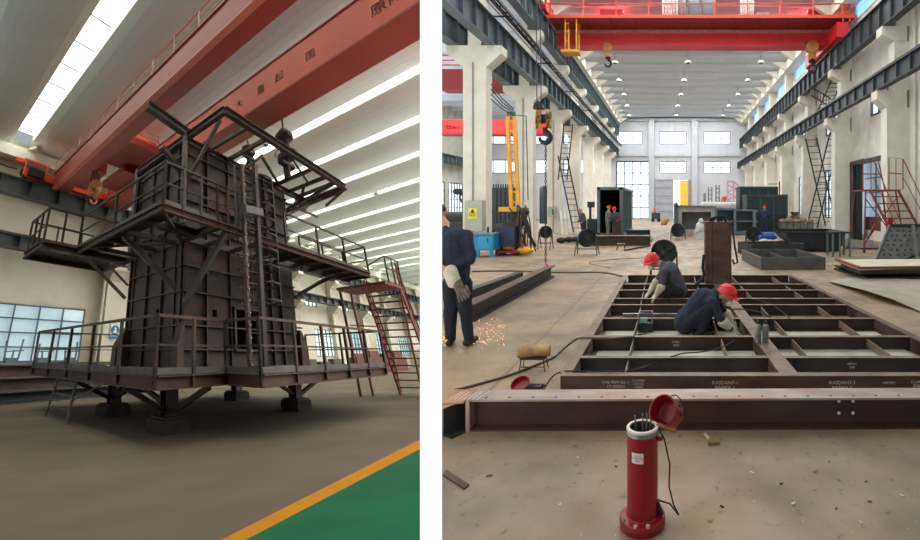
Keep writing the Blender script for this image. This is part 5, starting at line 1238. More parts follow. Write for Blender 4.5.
# long wall behind the tower
YW = 20.0
fw = lambda u, d, z: L((u, YW+d, z))
wins = [(-1.5, 8.4, 1.3, 4.05)]+[(18.5+7.15*k, 22.3+7.15*k, 1.5, 4.1) for k in range(0, 6)]
small2 = [(.2, 5.4, 6.9, 7.6)]+[(16.5+7.2*k, 19.4+7.2*k, 6.4, 7.5) for k in range(0, 7)]
top2 = []
m = wall_open(fw, -8, 70, 0, 13.2, wins+small2+top2, .3)
struct('wall_back', m, M_wallL, False)
M_skyL = mat('pale daylight glazing', (226,236,236), (150,172,180), .16, .3, emit=.95, contrast=.12)
for i, h in enumerate(wins): window(fw, *h, 8 if i == 0 else 5, 4 if i == 0 else 4, .05, .1, M_skyL)
for h in small2: window(fw, *h, 4, 1, .05, .1, M_skyL)
for k in range(9):
    x = 9.4+12.6*k if k < 1 else 14.6+7.2*k
    t = lthing('concrete_column', (x+.5, YW-.2, 0), '%s cream column on the back wall of the left hall, counted from the left' % ORD[k], 'column', 'left hall wall columns')
    B_().box(x, x+.8, YW-.45, YW, 0, 12.0).build('shaft', M_wallL, t)
    B_().prism([(x, YW-1.3, 9.4), (x, YW-1.3, 9.1), (x, YW-.45, 8.5), (x, YW-.45, 9.4)], (.8, 0, 0)).build('corbel', M_wallL, t)
    B_().prism([(x, YW-1.2, 6.6), (x, YW-1.2, 6.4), (x, YW-.45, 5.8), (x, YW-.45, 6.6)], (.8, 0, 0)).build('lower_corbel', M_wallL, t)
# runway girders
M_rlL = mat('slate girder paint', (84,92,90), (62,70,70), 1.2, .6, .1)
for z, h, lab, x1 in ((9.45, 1.0, 'slate grey upper crane girder on the back wall of the left hall', 66), (6.62, .72, 'slate grey lower crane girder on the back wall of the left hall', 66)):
    t = lthing('crane_runway_girder', (20, 19.1, z), lab, 'girder')
    m = B_().box(-6, x1, 19.0, 19.06, z, z+h)
    for i in range(46): m.box(-5+1.5*i, -4.96+1.5*i, 18.82, 19.01, z+.05, z+h-.05)
    m.build('web', M_rlL, t)
    B_().box(-6, x1, 18.8, 19.3, z, z+.05).build('bottom_flange', M_rlL, t); B_().box(-6, x1, 18.8, 19.3, z+h-.05, z+h).build('top_flange', M_rlL, t)
    B_().box(-6, x1, 19.02, 19.12, z+h, z+h+.12).build('rail', M_dk, t)
# eaves beam and conduit
tag(B_().box(-6, 66, 19.4, 20.0, 11.9, 12.6).build('trim_10', M_col, None, False), kind='structure')
one(B_().tube([(-2, 18.9, 11.6), (2.6, 18.9, 10.9), (3.0, 18.5, 10.75)], .05, 6), 'tie_rod', M_dk, 'dark slanted rod above the upper crane girder at the far left', 'rod')
one(B_().tube([(9.15, 19.5, 0), (9.15, 19.5, 6.3)], .09, 8), 'wall_pipe', M_wallL, 'cream pipe beside the first column of the left hall', 'pipe')
t = lthing('wall_sign', (10.15, YW-.46, 2.7), 'round blue sign on the first cream column left of the steel tower', 'sign')
B_().box(9.85, 10.45, YW-.5, YW-.455, 2.55, 3.3).build('sign_plate', mat('white sign plate', (226,236,240), None, 3, .5), t)
B_().lathe([(.27, 0), (.27, .02)], (10.15, YW-.5, 2.98), (0, -1, 0), 24).build('blue_disc', mat('sign blue', (30,120,170), None, 3, .5), t)
m = B_(); m.ball((10.15, YW-.53, 3.07), (.07, .01, .08)); m.prism([(10.0, YW-.53, 2.82), (10.3, YW-.53, 2.82), (10.22, YW-.53, 2.98), (10.08, YW-.53, 2.98)], (0, -.01, 0)); m.build('pictogram', M_white, t)
B_().box(9.85, 10.45, YW-.52, YW-.5, 2.5, 2.64).build('sign_caption', mat('sign blue', (0,0,0)), t)

# roof: shells along y with glazed strips between them
Z0 = 13.0; pitch = 3.64; x = 2.62
part_y = lambda xx, px=431: -0.76+(xx-5.96)*(6.26+.76)/(29.49-5.96)
k = 0; mR = B_(); strips = []
n = 8; xs_ = [-12.0+pitch*0]; X0 = x-pitch*3
for k in range(-3, 20):
    xa = x+pitch*k+.95; xb = x+pitch*(k+1)+(0 if k < 0 else .33)
    def ylo(xx): return max(part_y(xx)+.15, -6)
    for j in range(n):
        ta, tb = j/n, (j+1)/n; pa, pb = xa+(xb-xa)*ta, xa+(xb-xa)*tb
        za, zb_ = Z0-.30*math.sin(PI*ta)**.8, Z0-.30*math.sin(PI*tb)**.8
        mR.hexa([(pa, ylo(pa), za), (pb, ylo(pb), zb_), (pb, 20, zb_), (pa, 20, za), (pa, ylo(pa), za+.08), (pb, ylo(pb), zb_+.08), (pb, 20, zb_+.08), (pa, 20, za+.08)])
    for pe, d_ in ((xa, .03), (xb, -.03)): mR.hexa([(pe, ylo(pe), Z0), (pe+d_, ylo(pe), Z0), (pe+d_, 20, Z0), (pe, 20, Z0), (pe, ylo(pe), Z0+.64), (pe+d_, ylo(pe), Z0+.64), (pe+d_, 20, Z0+.64), (pe, 20, Z0+.64)])
    strips.append((x+pitch*k if k < 1 else xa-.62, xa))
tag(mR.build('ceiling_left', M_roofL), kind='structure')
for i, (a, b) in enumerate(strips[2:]):
    if a > 62: break
    y0 = ylo(b)
    g = struct('window_%d' % (100+i), B_().box(a, b, y0, 19.4, Z0+.60, Z0+.64), M_glow, False)
    m = B_(); y = 19.0
    while y > y0: m.box(a, b, y-.02, y+.02, Z0+.54, Z0+.60); y -= 1.55
    m.build('glazing_bar', M_mull, g)
m = B_()
for k in range(0, 18):
    xx = x+pitch*k+.5; m.add([(xx+.35, 19.5, 12.6), (xx+1.0, 19.5, 12.6), (xx+.7, 19.5, 13.3), (xx+.7, 18.9, 12.6)], [(0,1,2), (0,3,1), (1,3,2), (2,3,0)])
tag(m.build('trim_11', M_col, None, False), kind='structure')
for i, (px, lab) in enumerate((((193, 92), 'small lamp under the roof between the two red girders'), ((396, 221), 'small lamp under the roof above the red stair'))):
    pass
for xx, yy, lab in ((6.9, 9.2, 'small round lamp under the roof between the two red crane girders'), (23.0, 8.0, 'small round lamp under the roof right of the steel tower'), (12.6, 9.4, 'small round lamp under the roof behind the second red girder')):
    t = lthing('pendant_lamp', (xx, yy, 12.0), lab, 'lamp'); B_().lathe([(.05, .35), (.13, .2), (.16, 0)], (xx, yy, 12.0), n=12, cap=False).build('shade', M_white, t); B_().ball((xx, yy, 12.05), .07, 8, 6).build('bulb', M_dk, t)

# ------------------------------------------------------------------ red double girder crane
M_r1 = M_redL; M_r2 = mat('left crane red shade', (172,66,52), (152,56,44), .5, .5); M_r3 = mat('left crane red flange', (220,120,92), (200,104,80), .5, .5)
t = lthing('overhead_crane', (7, 12, 10.3), 'large orange red double girder travelling crane above the steel tower in the left hall', 'crane')
yl1, yl2 = part_y(5)+.35+.3, part_y(9)+.3
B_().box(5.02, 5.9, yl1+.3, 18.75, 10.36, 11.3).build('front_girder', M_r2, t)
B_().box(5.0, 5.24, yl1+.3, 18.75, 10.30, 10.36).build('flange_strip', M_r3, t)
B_().box(8.25, 9.15, yl2+.2, 18.75, 10.25, 11.8).build('rear_girder', M_r1, t)
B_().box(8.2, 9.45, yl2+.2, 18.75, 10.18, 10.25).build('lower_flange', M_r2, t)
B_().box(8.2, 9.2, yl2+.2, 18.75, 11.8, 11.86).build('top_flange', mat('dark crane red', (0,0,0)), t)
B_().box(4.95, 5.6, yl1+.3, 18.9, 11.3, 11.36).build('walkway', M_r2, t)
for z, r in ((12.05, .028), (11.7, .02), (11.5, .02)): B_().tube([(4.97, yl1+.4, z), (4.97, 18.9, z)], r, 6).build('guard_rail', M_r3 if z > 12 else mat('pale pink grey rail', (206,178,164), None, 3, .5), t)
for i in range(13): y = 1.9+1.35*i; B_().bar((4.97, y, 11.3), (4.97, y, 12.05), .05).build('rail_post', mat('pale pink grey rail', (0,0,0)), t)
for i, (y, ch) in enumerate(((8.2, '机'), (7.3, '大'), (6.16, '重'), (5.31, '起'), (4.02, '国'), (1.5, '原阳'))):
    text(ch, .42 if len(ch) < 2 else .5, lambda v, y=y: L((8.235, y-v.x, 10.93+v.y)), mat('dark lettering', (74,52,46), None, 5, .7), t)
ec = B_().box(3.4, 9.9, 18.75, 19.25, 10.62, 11.1).build('end_carriage', M_r1, t)
for a, b in ((3.2, 3.9), (9.4, 10.0)): B_().lathe([(.28, -.1), (.28, .1)], ((a+b)/2, 19.0, 10.87), (0, 1, 0), 14).build('wheel', M_dk, ec)
m = B_(); m.box(3.3, 4.6, 18.6, 18.7, 11.5, 11.6); m.bar((3.4, 18.65, 10.6), (3.4, 18.65, 11.5), .1); m.bar((4.5, 18.65, 10.6), (4.5, 18.65, 11.5), .1); m.box(2.9, 3.4, 18.6, 19.0, 11.3, 11.5); m.build('buffer_frame', M_r1, ec)
B_().box(3.6, 4.4, 18.5, 18.9, 10.65, 11.1).build('drive_motor', M_bk, ec)
tr = B_().box(6.0, 8.3, 12.6, 15.2, 11.0, 11.35).build('trolley', M_r2, t)
m = B_(); m.lathe([(.3, 0), (.3, 1.7)], (6.3, 13.2, 11.65), (1, 0, 0), 16); m.box(6.2, 7.2, 13.9, 14.6, 11.35, 11.9); m.build('hoist_drum', M_r1, tr)
B_().lathe([(.16, 0), (.2, .1), (.16, .22)], (6.2, 13.7, 11.5), (-1, 0, 0), 12).build('green_motor_cap', M_green, tr)
m = B_(); m.tube([(6.0, 13.1, 12.4), (8.3, 13.1, 12.4)], .03, 6); m.tube([(6.0, 13.1, 12.1), (8.3, 13.1, 12.1)], .03, 6)
for i in range(4): m.bar((6.05+.73*i, 13.1, 11.4), (6.05+.73*i, 13.1, 12.4), .05)
m.build('trolley_rail', M_r3, tr)
m = B_(); m.box(6.0, 6.6, 15.4, 18.0, 10.5, 11.1); m.box(7.2, 8.1, 14.6, 17.2, 10.6, 11.0); m.build('drive_box', M_r2, tr)
t = lthing('hoist_hook_block', (5.95, 15, 8.5), 'ochre yellow hook block hanging under the red crane behind the tower', 'crane hook')
B_().lathe([(.12, -.16), (.36, -.14), (.4, 0), (.36, .14), (.12, .16)], (5.95, 15, 9.35), (1, .3, 0), 18).box(5.7, 6.2, 14.85, 15.15, 8.85, 9.2).build('sheave_block', M_ochre, t)
m = B_()
for dx in (-.28, -.1, .1, .28): m.tube([(5.95+dx, 15, 9.6), (5.95+dx*.3, 15.3, 10.45)], .03, 5)
m.build('rope', M_bk, t)
m = B_(); c0 = V((5.95, 15, 8.62)); m.tube([c0+V((0,0,.3))]+[c0+V((math.sin(a)*.16, 0, math.cos(a)*.16)) for a in [math.radians(v) for v in range(5, 270, 24)]], .06, 8); m.build('hook', M_ochre, t)

# ------------------------------------------------------------------ the steel tower
T_ = lthing('steel_tower', (8, 8.5, 0), 'huge dark rusty steel tower with railed platforms, standing on four short legs', 'steel tower')
X0t, X1t, Y0t, Y1t, ZB, ZT = 5.55, 10.6, 7.15, 9.85, 1.3, 7.85
def shell_side(fn, u0, u1, holes, name, seams, stiff, m_=M_twr):
    """fn(u, d, z): d > 0 outwards"""
    mb = B_(); us = sorted({u0, u1, *[h[0] for h in holes], *[h[1] for h in holes]}); zs = sorted({ZB, ZT, *[h[2] for h in holes], *[h[3] for h in holes]})
    for i in range(len(us)-1):
        for j in range(len(zs)-1):
            cu, cz = (us[i]+us[i+1])/2, (zs[j]+zs[j+1])/2
            if any(h[0] < cu < h[1] and h[2] < cz < h[3] for h in holes): continue
            mb.hexa([fn(us[i], 0, zs[j]), fn(us[i+1], 0, zs[j]), fn(us[i+1], -.08, zs[j]), fn(us[i], -.08, zs[j]), fn(us[i], 0, zs[j+1]), fn(us[i+1], 0, zs[j+1]), fn(us[i+1], -.08, zs[j+1]), fn(us[i], -.08, zs[j+1])])
    w_ = mb.build(name, m_, T_)
    mb = B_()
    for z in seams: mb.hexa([fn(u0, 0, z), fn(u1, 0, z), fn(u1, .08, z), fn(u0, .08, z), fn(u0, 0, z+.035), fn(u1, 0, z+.035), fn(u1, .08, z+.035), fn(u0, .08, z+.035)])
    mb.build('horizontal_rib', M_twr2, w_)
    mb = B_()
    for u, ex_ in stiff:
        mb.hexa([fn(u, 0, ZB), fn(u+.04, 0, ZB), fn(u+.04, .09*ex_, ZB), fn(u, .09*ex_, ZB), fn(u, 0, ZT), fn(u+.04, 0, ZT), fn(u+.04, .09*ex_, ZT), fn(u, .09*ex_, ZT)])
    mb.build('vertical_rib', M_twr2, w_)
    return w_
seams = [1.72, 2.3, 3.15, 3.85, 5.0, 5.8, 6.55, 7.35]
frt = lambda u, d, z: (u, Y0t-d, z)
lft = lambda u, d, z: (X0t-d, u, z)
rgt = lambda u, d, z: (X1t+d, u, z); bck = lambda u, d, z: (u, Y1t+d, z)
shell_side(frt, X0t, X1t, [(7.45, 8.65, 1.75, 2.85), (6.6, 6.78, 2.58, 2.78), (6.7, 6.95, 5.25, 5.5), (5.95, 6.5, 5.55, 5.8), (7.0, 7.6, 5.55, 5.8)], 'front_wall', seams, [(6.35, .8), (7.3, .6), (9.2, .8), (9.75, .8)])
shell_side(lft, Y0t, Y1t, [(8.2, 8.34, 2.62, 2.8)], 'left_wall', seams, [(8.05, .9), (8.85, .9)])
shell_side(rgt, Y0t, Y1t, [], 'right_wall', seams, [(8, 1), (8.9, 1)]); shell_side(bck, X0t, X1t, [], 'back_wall', seams, [(7, 1), (9, 1)])
m = B_(); m.box(7.4, 7.47, Y0t-.1, Y0t, 1.7, 2.92); m.box(8.63, 8.7, Y0t-.1, Y0t, 1.7, 2.92); m.box(7.4, 8.7, Y0t-.1, Y0t, 2.85, 2.92); m.box(7.4, 8.7, Y0t-.1, Y0t, 1.7, 1.76); m.box(8.0, 8.06, Y0t-.05, Y0t+.03, 1.75, 2.85); m.build('door_opening_frame', M_twr2, T_)
# corner columns
for xx, yy, mm in ((X0t-.02, Y0t+.0, M_twr2), (X0t-.02, Y1t-.25, M_twr2), (X1t-.2, Y0t+.0, M_twr2), (X1t-.2, Y1t-.25, M_twr2)):
    c_ = B_().sect((xx+.1, yy+.05, ZB), (xx+.1, yy+.05, ZT+.05), IB(.26, .3, .03, .03), (0, 1, 0)).build('corner_column', mm, T_)
B_().box(X0t-.2, X0t-.14, Y0t-.22, Y0t-.02, 5.0, ZT+.1).build('pale_edge_plate', M_twrG, T_)
B_().box(X0t-.22, X0t-.16, Y1t-.1, Y1t+.08, 4.7, ZT+.02).build('pale_edge_plate', M_twrG, T_)
# flared feet of the corner columns
for xx, yy, sx, sy, k in ((X0t, Y0t, -1, 0, .5), (X0t, Y1t, -1, 0, 1), (X1t, Y0t, 1, 0, 1)):
    a = V((xx, yy, 0)); d = V((sx, sy, 0))*k; s_ = V((-sy, sx, 0))*.12
    B_().prism([a+V((0,0,1.25))-s_, a+d*.42+V((0,0,1.25))-s_, a+d*.40+V((0,0,1.85))-s_, a+d*.12+V((0,0,2.35))-s_, a+V((0,0,2.4))-s_], s_*2).build('flared_foot', M_brn, T_)
# legs
for xx, yy in ((5.35, 7.3), (5.5, 10.2), (10.4, 7.3), (10.9, 10.4)):
    lg = B_().sect((xx, yy-.15, .3), (xx, yy-.15, 1.05), IB(.32, .3, .04, .04), (0, 1, 0)).build('leg', M_twr2, T_)
    B_().box(xx-.3, xx+.3, yy-.3, yy+.3, .285, .32).build('base_plate', M_twr2, lg)
# lower platform
zb, zt = 1.0, 1.24
out = [(4.0, 5.9), (5.85, 5.9), (5.85, 4.9), (12.4, 5.15), (12.4, 11.2), (4.0, 13.0)]
dk = B_().prism([(x_, y_, zt-.03) for x_, y_ in out], (0, 0, .03)).build('lower_deck', M_twr2, T_)
for i in range(len(out)):
    p, q = V((*out[i], zb)), V((*out[(i+1) % len(out)], zb))
    B_().sect(p, q, CH(.1, zt-zb, .02)).build('deck_edge_beam', M_brn, dk)
m = B_()
for i in range(7): m.bar((4.6+1.2*i, 5.95, zb+.08), (4.6+1.2*i, 12.0, zb+.08), .1, .16)
for y_ in (7.3, 10.3): m.bar((4.0, y_, zb+.05), (12.4, y_, zb+.05), .14, .2)
m.build('deck_joist', M_twr2, dk)
def railing(name_parent, pts, z, h, n_per, mt=M_twr2, toe=True, r=.045, top=None, mid=(.5,)):
    """posts, top rail, middle rails and toe board along a polyline, all as parts"""
    for i in range(len(pts)-1):
        p, q = V((*pts[i], z)), V((*pts[i+1], z)); d = q-p; n = max(1, round(d.length/n_per)); up = V((0, 0, 1))
        B_().bar(p+up*h, q+up*h, r*1.2, r*1.2).build('top_rail', top or mt, name_parent)
        for f_ in mid: B_().bar(p+up*h*f_, q+up*h*f_, r*.8, r*.8).build('middle_rail', mt, name_parent)
        if toe: B_().bar(p+up*.08, q+up*.08, .02, .12).build('toe_board', M_twrG, name_parent)
        for k in range(n+(1 if i == len(pts)-2 else 0)):
            a = p+d*(k/n); B_().bar(a-up*.2, a+up*h, r*1.3, r*1.3, (1, 0, 0)).build('rail_post', mt, name_parent)
lr = [(3.95, 13.0), (3.95, 5.86), (5.82, 5.86), (5.82, 4.86), (12.4, 5.1), (12.4, 8.0)]
railing(T_, lr[:2], zt, 1.1, 1.35, M_twr2, True, .05, M_brn)
railing(T_, lr[1:3], zt, 1.1, .95, M_twr2, True, .05, M_brn)
railing(T_, lr[2:4], zt, 1.1, .9, M_twr2, True, .05, M_brn)
railing(T_, lr[3:5], zt, 1.1, 1.3, M_twr2, True, .05, M_brn)
railing(T_, lr[4:], zt, 1.1, 1.5, M_twr2, False)
railing(T_, [(3.95, 13.0), (9.5, 13.0)], zt, 1.1, 1.1, M_twr2, True)
# struts under the lower platform
for p, q in (((4.1, 7.2, .98), (5.2, 7.25, .42)), ((6.75, 7.2, .98), (5.55, 7.25, .42)), ((5.35, 5.9, .98), (5.35, 7.1, .42)), ((5.5, 8.9, .98), (5.5, 10.1, .45)), ((4.2, 10.2, .98), (5.35, 10.2, .45)), ((9.0, 7.25, .98), (10.3, 7.25, .42)), ((12.2, 7.2, .98), (10.6, 7.25, .42)), ((5.4, 7.4, .5), (5.5, 9.2, .98))):
    B_().bar(p, q, .1, .1).build('under_strut', M_twr2, T_)
# middle platform and galleries
zb, zt = 4.5, 4.68
mid_out = [[(3.85, 5.75), (5.5, 5.75), (5.5, 10.4), (3.85, 10.4)], [(2.8, 10.35), (5.5, 10.35), (5.5, 12.0), (2.8, 12.0)], [(5.5, 5.75), (14.0, 5.75), (14.0, 6.75), (5.5, 7.0)]]
for o_ in mid_out[:2]+mid_out[2:]:
    for i in range(4):
        p, q = V((*o_[i], zb)), V((*o_[(i+1) % 4], zb)); B_().sect(p, q, CH(.09, zt-zb, .02)).build('middle_edge_beam', M_twr2 if i else M_brn, T_)
md = B_().box(3.9, 4.4, 5.8, 10.4, zt-.03, zt).box(2.85, 5.4, 11.2, 12.0, zt-.03, zt).box(8.4, 14.0, 5.8, 6.7, zt-.04, zt).box(4.6, 5.5, 6.4, 7.1, zt-.03, zt).build('middle_deck', M_twr, T_)
m = B_()
for i in range(5): m.bar((3.85, 6.6+.95*i, zb+.06), (5.5, 6.6+.95*i, zb+.06), .08, .12)
for i in range(8): m.bar((6.3+1.0*i, 5.75, zb+.06), (6.3+1.0*i, 7.0, zb+.06), .08, .12)
m.bar((3.9, 5.8, zb+.04), (5.5, 7.2, zb+.04), .07); m.bar((3.9, 7.5, zb+.04), (5.4, 9.4, zb+.04), .07); m.bar((5.4, 7.5, zb+.04), (3.9, 9.4, zb+.04), .07)
m.build('middle_joist', M_twr2, md)
railing(T_, [(2.8, 12.0), (2.8, 10.35), (3.85, 10.35)], zt, 1.1, .62, M_twr2, False, .045)
railing(T_, [(3.85, 10.35), (3.85, 5.75)], zt, 1.1, 2.2, M_twr2, True, .045)
railing(T_, [(3.85, 5.75), (5.5, 5.75)], zt, 1.1, .55, M_twr2, True, .045)
railing(T_, [(5.5, 5.75), (6.3, 5.75)], zt, 1.1, .4, M_twr2, False, .045)
railing(T_, [(8.4, 5.75), (14.0, 5.75), (14.0, 6.7)], zt, 1.1, 1.9, M_twr2, True, .045)
railing(T_, [(10.7, 6.75), (14.0, 6.75)], zt, 1.1, 1.6, M_twr2, True, .04)
railing(T_, [(2.8, 12.0), (5.4, 12.0)], zt, 1.1, .9, M_twr2, False, .04)
# braces from the body out to the middle platform
for p, q, w_ in (((4.0, 7.75, 4.5), (5.35, 7.25, 3.25), .13), ((5.8, 5.77, 4.5), (5.55, 7.05, 2.85), .13), ((4.5, 10.9, 4.5), (5.5, 10.1, 3.3), .11), ((4.9, 10.5, 4.45), (5.5, 10.0, 3.7), .08), ((12.7, 6.9, 4.5), (10.7, 7.15, 3.55), .12), ((12.4, 6.2, 4.5), (10.7, 7.0, 3.65), .08)):
    B_().bar(p, q, w_, w_).build('platform_brace', M_twr2, T_)
# ladder bridge, ladder and cage
B_().bar((5.9, 5.2, 5.0), (6.9, 5.45, 5.25), .12, .2).build('bridge_beam', M_twrG, T_)
ld = B_().bar((6.22, 5.5, 1.24), (6.22, 5.5, 6.55), .09, .09).build('ladder_rail', M_rust, T_)
B_().bar((6.72, 5.5, 1.24), (6.78, 5.5, 6.75), .13, .12).build('ladder_rail', M_twr2, T_)
B_().bar((6.02, 5.6, 4.7), (6.02, 5.6, 6.5), .05, .05).build('ladder_rail', M_twrG, T_)
m = B_()
for i in range(18): m.tube([(6.22, 5.5, 1.5+.29*i), (6.75, 5.5, 1.5+.29*i)], .018, 6)
m.build('rung', M_twr2, ld)
for i in range(19): B_().ball((6.22, 5.44, 1.4+.28*i), .028, 6, 5).build('bolt_head', mat('pale bolt', (190,178,160), None, 4, .5), ld)
cg = None
for i in range(9):
    z = 2.9+.45*i
    hp = B_().tube([(7.25+math.cos(a)*.55, 5.95+math.sin(a)*.55, z) for a in [math.radians(v) for v in range(-140, 141, 20)]], .028, 6).build('cage_hoop', M_twr2, T_)
for a in (-60, 0, 60): B_().bar((7.25+math.cos(math.radians(a))*.55, 5.95+math.sin(math.radians(a))*.55, 2.9), (7.25+math.cos(math.radians(a))*.55, 5.95+math.sin(math.radians(a))*.55, 6.5), .03).build('cage_bar', M_twr2, T_)
# top frame
z = 7.85
top_parts = [((5.4, 5.32, z), (12.3, 5.37, z)), ((5.4, 5.32, z), (5.45, 10.0, z)), ((12.3, 5.37, z), (12.4, 7.5, z)), ((5.5, 7.15, z), (12.4, 7.2, z)), ((5.5, 9.9, z), (10.7, 9.9, z)), ((10.6, 7.15, z), (10.6, 9.9, z))]
for p, q in top_parts: B_().sect(V(p)+V((0,0,-.1)), V(q)+V((0,0,-.1)), IB(.16, .22, .025, .02)).build('top_beam', M_twr2, T_)
for xx in (6.4, 7.3, 10.0, 10.9, 11.6): B_().bar((xx, 5.35, z), (xx, 7.15, z), .1, .14).build('top_joist', M_twr2, T_)
for p, q in (((5.5, 5.6, 7.75), (5.5, 7.05, 6.35)), ((10.7, 7.2, 6.75), (12.4, 7.2, 7.75)), ((10.7, 7.2, 7.3), (13.2, 7.25, 7.4)), ((11.2, 7.2, 7.1), (11.6, 7.2, 7.8)), ((11.6, 7.2, 7.8), (12.1, 7.2, 7.4)), ((12.1, 7.2, 7.4), (12.5, 7.2, 7.8)), ((12.4, 6.2, 7.75), (10.7, 7.2, 6.9)), ((12.9, 6.6, 7.65), (12.3, 5.4, 7.8)), ((11.9, 7.2, 7.45), (12.4, 5.6, 7.8)), ((10.7, 7.2, 7.0), (11.5, 5.5, 7.75)), ((10.9, 6.4, 7.8), (11.7, 7.2, 7.5)), ((11.3, 5.5, 7.75), (11.9, 7.2, 7.45)), ((8.3, 7.2, 7.9), (9.4, 7.2, 9.0)), ((10.5, 7.2, 7.9), (9.4, 7.2, 8.9)), ((8.3, 7.2, 8.0), (8.9, 7.2, 8.9))):
    B_().bar(p, q, .09, .09).build('top_brace', M_twr2, T_)
# loose channel laid out over the top corner
B_().sect((3.95, 7.02, 8.15), (5.6, 7.15, 8.0), IB(.22, .26, .03, .03)).build('outrigger_channel', M_twrG, T_)
B_().bar((4.5, 7.0, 7.1), (5.4, 7.2, 6.7), .16, .12).build('outrigger_stub', M_twr2, T_)
# lifting lugs along the left top edge
for y_ in (7.8, 8.4, 9.1): B_().lathe([(.1, -.02), (.1, .02)], (5.5, y_, 8.05), (1, 0, 0), 12).build('lifting_lug', M_twr2, T_)
# valve stacks on the top
def valve(xx, yy, z0, z1, s, parent):
    h = z1-z0
    v_ = B_().lathe([(.1*s, 0), (.1*s, h*.3), (.24*s, h*.3), (.24*s, h*.36), (.12*s, h*.38), (.16*s, h*.48), (.12*s, h*.55), (.10*s, h*.6), (.27*s, h*.62), (.27*s, h*.68), (.18*s, h*.74), (.10*s, h*.8), (.03*s, h*.82), (.03*s, h*.97), (.05*s, h)], (xx, yy, z0), n=18).build('valve_stack', M_twr2, parent)
    m = B_(); m.tube([(xx+math.cos(a)*.3*s, yy+math.sin(a)*.3*s, z0+h*.4) for a in [2*PI*k/16 for k in range(16)]], .02, 5, True); m.lathe([(.1*s, -.28*s), (.1*s, .28*s)], (xx, yy, z0+h*.22), (1, 0, 0), 12); m.build('handwheel', M_dk, v_)
valve(9.98, 6.5, 7.85, 10.75, 1.35, T_); valve(7.95, 6.7, 7.85, 8.75, .8, T_)
B_().bar((9.98, 6.5, 9.3), (10.9, 6.2, 7.9), .06, .06).build('top_brace', M_twr2, T_)

# concrete foot blocks under the legs
for (xx, yy), lab in (((5.35, 7.3), 'dark worn foot block under the nearest leg of the steel tower'), ((5.5, 10.2), 'dark foot block under the left leg of the steel tower'), ((10.4, 7.3), 'dark foot block under the right leg of the steel tower'), ((10.9, 10.4), 'dark foot block under the far leg of the steel tower')):
    m = B_(); m.prism([(xx-.36, yy-.32, .0), (xx+.36, yy-.32, .0), (xx+.4, yy-.32, .1), (xx+.36, yy-.32, .27), (xx-.36, yy-.32, .27), (xx-.4, yy-.32, .14)], (0, .64, 0))
    one(m, 'foot_block', mat('worn dark block', (64,59,51), (40,37,32), 5, .9, bump=.3), lab, 'block')
# red access stair
t = lthing('access_stair', (16, 6.3, 0), 'red brown steel access stair at the right end of the tower gallery', 'stair')
zp = 4.35
B_().box(14.3, 16.1, 5.3, 7.4, zp-.12, zp).build('landing', M_rs2, t)
for p, q, w_ in (((14.6, 7.4, zp), (15.5, 7.6, 0), .1), ((15.6, 7.4, zp), (16.1, 7.35, 0), .08), ((16.0, 5.4, zp), (16.1, 5.4, 0), .06)):
    B_().bar(p, q, w_, w_).build('leg', M_rs2, t)
A0, A1 = V((15.9, 6.8, zp)), V((17.2, 6.62, .02)); C0, C1_ = V((16.1, 5.4, zp)), V((18.1, 5.4, .02))
for a, b in ((A0, A1), (C0, C1_)): B_().bar(a, b, .06, .2).build('stringer', M_rs2, t)
n = 15
for i in range(1, n):
    f_ = i/n; p, q = A0+(A1-A0)*f_, C0+(C1_-C0)*f_
    B_().hexa([p+V((-.1,0,-.02)), q+V((-.1,0,-.02)), q+V((.14,0,-.02)), p+V((.14,0,-.02)), p+V((-.1,0,.03)), q+V((-.1,0,.03)), q+V((.14,0,.03)), p+V((.14,0,.03))]).build('step', M_rs2, t)
up = V((0, 0, 1))
for a, b in ((A0, A1), (C0, C1_)):
    for hh, r in ((1.05, .035), (.55, .022)): B_().tube([a+up*hh, b+up*hh*.95], r, 6).build('handrail', M_rs2, t)
    for k in (0, .33, .66, 1): p = a+(b-a)*k; B_().bar(p, p+up*1.05, .05, .05).build('rail_post', M_rs2, t)
for p, q in (((14.7, 5.3, zp+1.1), (16.1, 5.3, zp+1.1)), ((14.7, 5.3, zp+.6), (16.1, 5.3, zp+.6)), ((14.3, 5.9, zp+.7), (14.7, 5.3, zp+1.1)), ((14.7, 5.3, zp), (14.7, 5.3, zp+1.1)), ((16.1, 5.3, zp), (16.1, 5.3, zp+1.1)), ((15.4, 5.3, zp), (15.4, 5.3, zp+1.1))):
    B_().bar(p, q, .05, .05).build('landing_rail', M_twr2, t)
m = B_(); m.bar((15.2, 7.3, 1.2), (18.0, 6.4, 1.2), .05); m.bar((14.9, 7.3, 2.8), (16.5, 6.9, 2.8), .05); m.build('tie_bar', M_rs2, t)
# small ladder hooked to the left side of the lower deck
t = lthing('short_ladder', (4.1, 10.3, 0), 'short grey steel ladder hooked to the left edge of the lower tower platform', 'ladder')
for y0_, y1_ in ((10.9, 11.3), (9.6, 9.75)): B_().bar((4.05, y0_, 1.0), (4.0, y1_, 0), .05, .05).build('rail', M_twrG, t)
m = B_()
for z_ in (.3, .62, .85): m.bar((4.02, 10.95, z_), (4.02, 9.7, z_), .04)
m.bar((4.02, 9.7, .5), (4.4, 8.8, .95), .03); m.build('rung_set', M_twrG, t)
